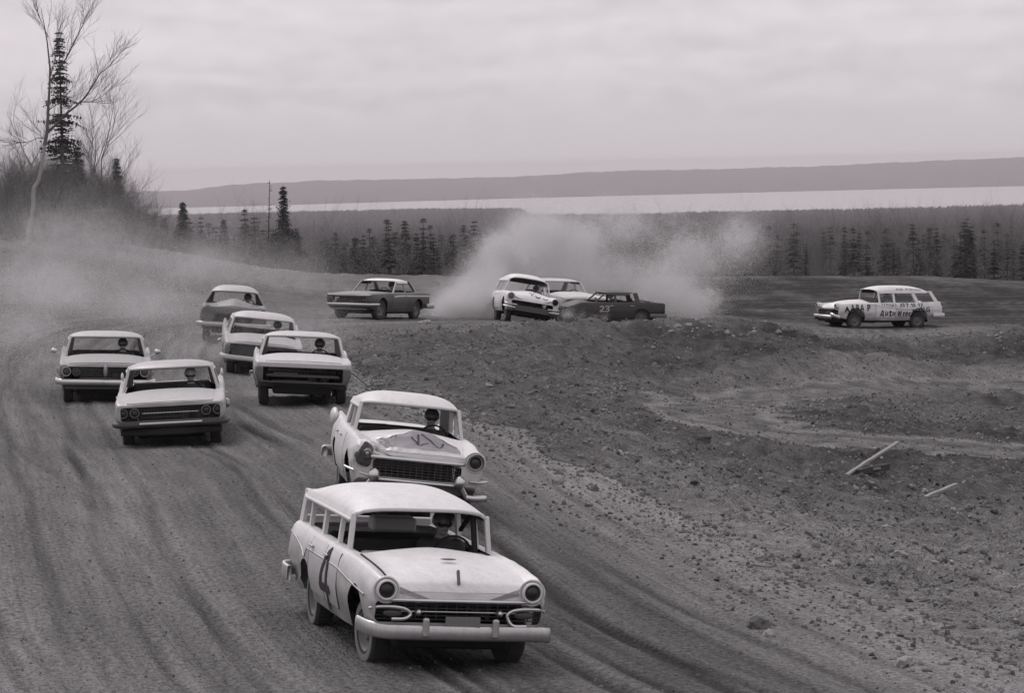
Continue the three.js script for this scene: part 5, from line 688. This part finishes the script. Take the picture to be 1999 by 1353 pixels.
// spruces along the brow beyond the track, each one told apart by its place and shape
for (const [l, px, py, z, o] of [
  ['bushy dark spruce on the brow, first right of the left grove', 357, 394, 198, { width: .24, dens: 1.5, dark: 1 }], ['small thin spruce on the brow, second right of the left grove', 437, 428, 205, { width: .18, dens: 1.3 }], ['very thin ragged spruce left of the bare snag', 477, 404, 215, { width: .12, sparse: .25 }],
  ['tallest spruce on the brow, wide at the base, right of the bare snag', 553, 360, 208, { width: .21, dens: 1.5, gap: (t) => (t > .6 ? .7 : 1.25), dark: 1 }], ['small spruce at the right foot of the tallest brow spruce', 579, 450, 212, { width: .15, dens: 1.2 }], ['squat spruce between the thin ragged spruce and the snag', 505, 466, 216, { width: .2 }],
  ['short spruce left of the bushy brow spruce', 322, 425, 202, { width: .2 }], ['little spruce low on the brow near the small thin spruce', 400, 455, 210, { width: .18 }], ['prominent spruce standing out above the hardtop', 791, 430, 290, { width: .20, dens: 1.5, dark: 1 }], ['spruce close left of the prominent one above the hardtop', 770, 452, 300, { width: .19 }],
  ['dark spruce right of the prominent one, above the hardtop’s trunk', 812, 455, 285, { width: .19, dark: 1 }], ['spruce rising above the forest edge left of the dust', 905, 438, 310, { width: .17 }], ['dark spruce at the dust cloud’s left flank', 938, 446, 305, { width: .19, dark: 1 }], ['spruce over the back of the pack, far from the brow', 655, 452, 295, { width: .18 }], ['dark spruce midway between the brow and the hardtop', 690, 462, 280, { width: .19, dark: 1 }], ['pointed spruce above the hardtop’s windshield', 728, 458, 310, { width: .17 }], ['slim spruce between the hardtop and the dust', 862, 452, 315, { width: .15 }],
  ['lone dark spruce at the right edge of the clearing', 1891, 448, 265, { width: .17, dens: 1.5, dark: 1 }], ['spruce behind the roof of the lettered wagon', 1780, 447, 345, { width: .17 }], ['spruce just right of the lettered wagon’s roof', 1812, 442, 350, { width: .17, dark: 1 }], ['short spruce near the lone dark spruce', 1842, 455, 335, { width: .18 }], ['faint spruce above the clearing’s middle', 1660, 478, 340, { width: .17 }], ['slim spruce behind the lettered wagon’s hood', 1612, 470, 360, { width: .15 }], ['dark spruce right of the dust cloud', 1480, 462, 350, { width: .18, dark: 1 }], ['spruce in the haze right of the dust cloud', 1425, 470, 345, { width: .18 }],
]) putSpruce(l, px, py, z, o);
{ const z = 214, p = spot(519, 452, z), q = spot(527, 352, z), y = baseH(p[0], -z), t = thing('dead_tree', 'bare dead snag with stubby twigs left of the tallest brow spruce', 'dead tree'), o = newGeo(), rn = rng(66), A = V(0, 0, 0), B = V(q[0] - p[0], q[1] - y, 0); t.position.set(p[0], y, -z); for (let i = 0; i < 6; i++) tubeInto(o, A.clone().lerp(B, i / 6), A.clone().lerp(B, (i + 1) / 6), .075 - .01 * i, .065 - .01 * i, 5); mesh('trunk', done(o), mTrunk, t); const w = newGeo(); for (let i = 0; i < 46; i++) { const k = .45 + .55 * rn(), a = rn() * 6.28, c = A.clone().lerp(B, k); tubeInto(w, c, c.clone().add(V(Math.cos(a) * .28 * (1.1 - k * .6), -.05 + .1 * rn(), Math.sin(a) * .28)), .016, .008, 3); } mesh('branches', done(w), mTrunk, t); }
for (const [l, px, py, z] of [['bare tree on the brow left of the bushy spruce', 340, 430, 200], ['bare tree on the brow right of the bushy spruce', 385, 440, 203], ['bare bush-like tree left of the tallest brow spruce', 540, 455, 206], ['bare tree at the brow near its low right end', 610, 470, 215], ['bare tree left of the small thin spruce', 418, 450, 205], ['bare tree right of the small thin spruce', 455, 455, 207], ['bare tree under the dead snag', 522, 468, 210]]) putBare('bare_tree', 'bare tree', l, px, py, z, { depth: 4, stems: 2 });
// the forest between the brow and the lake: no one could count it
{
  const merge2 = (a, b) => mergeGeometries([a, b].map((g) => { const c = g.clone(); c.deleteAttribute('uv'); return c; }));
  const protoC = [1, 2, 3, 4].map((s) => { const [t, c] = spruce(8, { seed: 50 + s, width: .12 + .018 * s, low: .12, dens: .8, sparse: .06 * s }); return merge2(t, c).scale(1 / 8, 1 / 8, 1 / 8); }), protoB = [1, 2, 3].map((s) => bare(8, { seed: 70 + s, depth: 4, stems: 2, r0: .007 }).scale(1 / 8, 1 / 8, 1 / 8));
  const protoS = [1, 2, 3].map((s) => bare(3, { seed: 90 + s, depth: 3, stems: 9, r0: .008 }).scale(1 / 3, 1 / 3, 1 / 3));
  const farC = [1, 2].map((s) => { const L = []; for (let k = 0; k < 3; k++) { const g = new THREE.ConeGeometry(.12 + .02 * k, .8 - .12 * k, 5, 1); g.translate((k - 1) * .22 + .05 * s, .4 - .05 * k, (k % 2) * .15); L.push(g); } return join(L); });
  const plant = (list, mat, name) => { const per = new Map(); for (const q of list) { if (!per.has(q.g)) per.set(q.g, []); per.get(q.g).push(q); } for (const [g, qs] of per) { const im = new THREE.InstancedMesh(g, mat, qs.length), m = new THREE.Matrix4(), c = new THREE.Color(); qs.forEach((q, i) => { m.compose(V(q.x, q.y, q.z), new THREE.Quaternion().setFromAxisAngle(V(0, 1, 0), q.a), V(q.w, q.h, q.w)); im.setMatrixAt(i, m); im.setColorAt(i, c.setScalar(q.c)); }); im.name = numbered(name); im.userData = { kind: 'stuff' }; im.castShadow = im.receiveShadow = true; scene.add(im); } };
  const con = [], dec = [], far = [], f = rng(31337);
  const tree = (z, hw) => { const x = (f() * 2 - 1) * hw * z, e = edgeZ(clamp(x, -60, 60)); return [x, e]; };
  for (let i = 0; i < 6500; i++) { const z = Math.sqrt(lerp(236 ** 2, 760 ** 2, f())), [x, e] = tree(z, .17); if (-z > e - 26) continue; const y = baseH(x, -z), left = sstep(x / z, -.02, -.055), right = sstep(x / z, .03, .06), cl = N2(x * .018 + 5, z * .011), conif = f() < .72 + .3 * cl - .16 * right; const dep = Math.tan(R(.96 + .5 * f() - .28 * f() ** 6 - .16 * N2(x * .09, z * .02) + (conif ? 0 : .16) + (x / z > .0 ? .10 : 0) + (x / z < -.055 ? -.1 : 0) - .06 * cl)); const h = Math.min(11.5, Math.max(2.5, z < 520 ? 4.9 - z * dep - y : 7 + 3 * f())); if (h > 11.4 && z < 300) continue; if (conif) con.push({ g: protoC[(f() * 4) | 0], x, y, z: -z, a: f() * 6.3, h, w: h * (.8 + .4 * f()), c: .5 + .7 * f() }); else dec.push({ g: protoB[(f() * 3) | 0], x, y, z: -z, a: f() * 6.3, h: h * 1.0, w: h * (1 + .4 * f()), c: .5 + .5 * f() }); }
  for (let i = 0; i < 15000; i++) { const z = Math.sqrt(lerp(740 ** 2, 2700 ** 2, f())), [x] = tree(z, .165), y = baseH(clamp(x, -60, 60), -z), cl = N2(x * .006 + 5, z * .003), h = 7 + 4 * f() + 2 * cl; if (f() < .62 + .3 * cl) con.push({ g: protoC[(f() * 4) | 0], x, y, z: -z, a: f() * 6.3, h, w: h * (1.1 + .5 * f()), c: .8 + .6 * f() }); else dec.push({ g: protoB[(f() * 3) | 0], x, y, z: -z, a: f() * 6.3, h: h * .9, w: h * 1.3, c: .8 + .6 * f() }); }
  for (let i = 0; i < 52000; i++) { const z = Math.sqrt(lerp(2600 ** 2, 9250 ** 2, f())), x = (f() * 2 - 1) * .165 * z; if (-z < shoreZ(x, -z) + 25) continue; const y = baseH(clamp(x, -60, 60), -z), h = 10 + 8 * f() + 4 * N2(x * .002, z * .001); far.push({ g: farC[(f() * 2) | 0], x, y: y - 1, z: -z, a: f() * 6.3, h, w: 14 + 12 * f(), c: .7 + .6 * f() }); }
  const und = []; for (let i = 0; i < 230; i++) { const px = 20 + f() * 265, z = 170 + 26 * f() + (px > 200 ? 8 : 0), q = spot(px, 400, z), y = baseH(q[0], -z), h = 1.6 + 2.2 * f() * sstep(px, 320, 120); und.push({ g: protoS[(f() * 3) | 0], x: q[0], y, z: -z, a: f() * 6.3, h, w: h * (1 + .5 * f()), c: .6 + .6 * f() }); }
  for (let i = 0; i < 46; i++) { const px = 300 + f() * 320, z = 193 + 22 * f(), q = spot(px, 400, z), e = edgeZ(q[0]); if (-z > e + 1) continue; const y = baseH(q[0], -z), h = 1.0 + 1.0 * f(); und.push({ g: protoS[(f() * 3) | 0], x: q[0], y, z: -z, a: f() * 6.3, h, w: h * (1 + .5 * f()), c: .5 + .6 * f() }); }
  plant(und, MD(.2), 'undergrowth'); plant(con, mNeedle, 'forest'); plant(dec, mTwigPale, 'forest'); plant(far, MD(.08), 'forest');
}

// ---------------------------------------------------------------- dust: real grains hanging in the air
{
  const dr = rng(2024), gs = () => { let s = 0; for (let i = 0; i < 4; i++) s += dr(); return (s - 2) * .95; };
  const grain = (n, size, seed) => { const r2 = rng(seed), pos = [], idx = []; for (let i = 0; i < n; i++) { let x = gs() * .5, y = gs() * .5, z = gs() * .5; const w = 1 + .5 * N3(x * 2, y * 2, z * 2 + seed); x *= w; y *= w; z *= w; const s = size * (.6 + .8 * r2()), b = pos.length / 3, a = V(r2() - .5, r2() - .5, r2() - .5).normalize(), u = a.clone().cross(V(.3, .9, .1)).normalize(), v = a.clone().cross(u); for (const [p, q, t] of [[0, 0, 1], [.94, 0, -.33], [-.47, .82, -.33], [-.47, -.82, -.33]]) pos.push(x + (u.x * p + v.x * q + a.x * t) * s, y + (u.y * p + v.y * q + a.y * t) * s, z + (u.z * p + v.z * q + a.z * t) * s); idx.push(b, b + 1, b + 2, b, b + 2, b + 3, b, b + 3, b + 1, b + 1, b + 3, b + 2); } return geoOf(pos, idx); };
  const mDust = new THREE.MeshPhysicalMaterial({ color: G(.95), roughness: 1, transmission: .6, thickness: 0, side: THREE.DoubleSide });
  const cloud = (name, label, blobs, geos) => { const per = geos.map(() => []); for (const [px, py, rx, ry, z, dz, n, r0, r1] of blobs) { const s = 7400 / z; for (let i = 0; i < n; i++) { const zz = z + gs() * dz, q = spot(px + gs() * rx, py + gs() * ry, zz), g = baseH(q[0], q[2]), r = lerp(r0, r1, dr() ** 1.5); per[(dr() * geos.length) | 0].push([q[0], Math.max(q[1], g + r * .25), q[2], r]); } }
    per.forEach((l, k) => { const im = new THREE.InstancedMesh(geos[k], mDust, l.length), m = new THREE.Matrix4(); l.forEach(([x, y, z, r], i) => { m.compose(V(x, y, z), new THREE.Quaternion().setFromEuler(new THREE.Euler(dr() * 6, dr() * 6, dr() * 6)), V(r, r * .85, r)); im.setMatrixAt(i, m); }); im.name = numbered(name); im.userData = { kind: 'stuff', label }; scene.add(im); }); };
  const gA = [1, 2, 3].map((s) => grain(13000, .0026, s));
  cloud('dust_cloud', 'pale dust billowing up round the pile-up', [
    [885, 605, 30, 15, 138, 1.5, 77, 0.7, 1.3], [925, 588, 32, 22, 140, 1.5, 72, 0.7, 1.4], [945, 550, 36, 30, 143, 2, 46, 0.8, 1.6], [985, 495, 36, 34, 146, 2, 40, 1, 1.9], [1040, 455, 44, 28, 150, 3, 34, 1.1, 2.2], [1120, 480, 70, 36, 152, 3, 53, 1.1, 2.4], [1090, 545, 90, 26, 150, 3, 53, 0.9, 2], [1230, 545, 70, 34, 152, 3, 38, 1, 2.2], [1310, 560, 50, 36, 150, 3, 33, 0.9, 1.9], [1350, 590, 46, 20, 149, 3, 25, 0.8, 1.5], [1340, 495, 50, 40, 154, 3, 21, 1.1, 2.2], [1430, 470, 50, 44, 156, 3, 14, 1.2, 2.4], [1210, 440, 90, 30, 155, 3, 14, 1.2, 2.4], [1100, 590, 40, 12, 142.5, 0.6, 9, 0.5, 0.8], [1130, 618, 40, 6, 138.5, 0.5, 8, 0.4, 0.6]], gA);
  cloud('dust_haze', 'thin dust drifting over the left of the track behind the pack', [
    [120, 500, 120, 50, 166, 8, 44, 2.4, 4.4], [330, 560, 140, 40, 160, 8, 40, 2.2, 4.0], [80, 600, 80, 60, 135, 10, 36, 2.2, 3.6], [250, 640, 150, 40, 118, 8, 36, 1.8, 3.2], [540, 560, 110, 26, 160, 6, 20, 1.8, 3.2], [60, 690, 60, 60, 100, 6, 20, 1.5, 2.6], [420, 680, 150, 30, 96, 5, 20, 1.3, 2.2], [150, 740, 80, 36, 84, 3, 12, 1.0, 1.8], [600, 660, 80, 30, 100, 5, 14, 1.3, 2.0]], [grain(13000, .00125, 9), grain(13000, .00125, 10)]);
}
renderer.render(scene, camera);
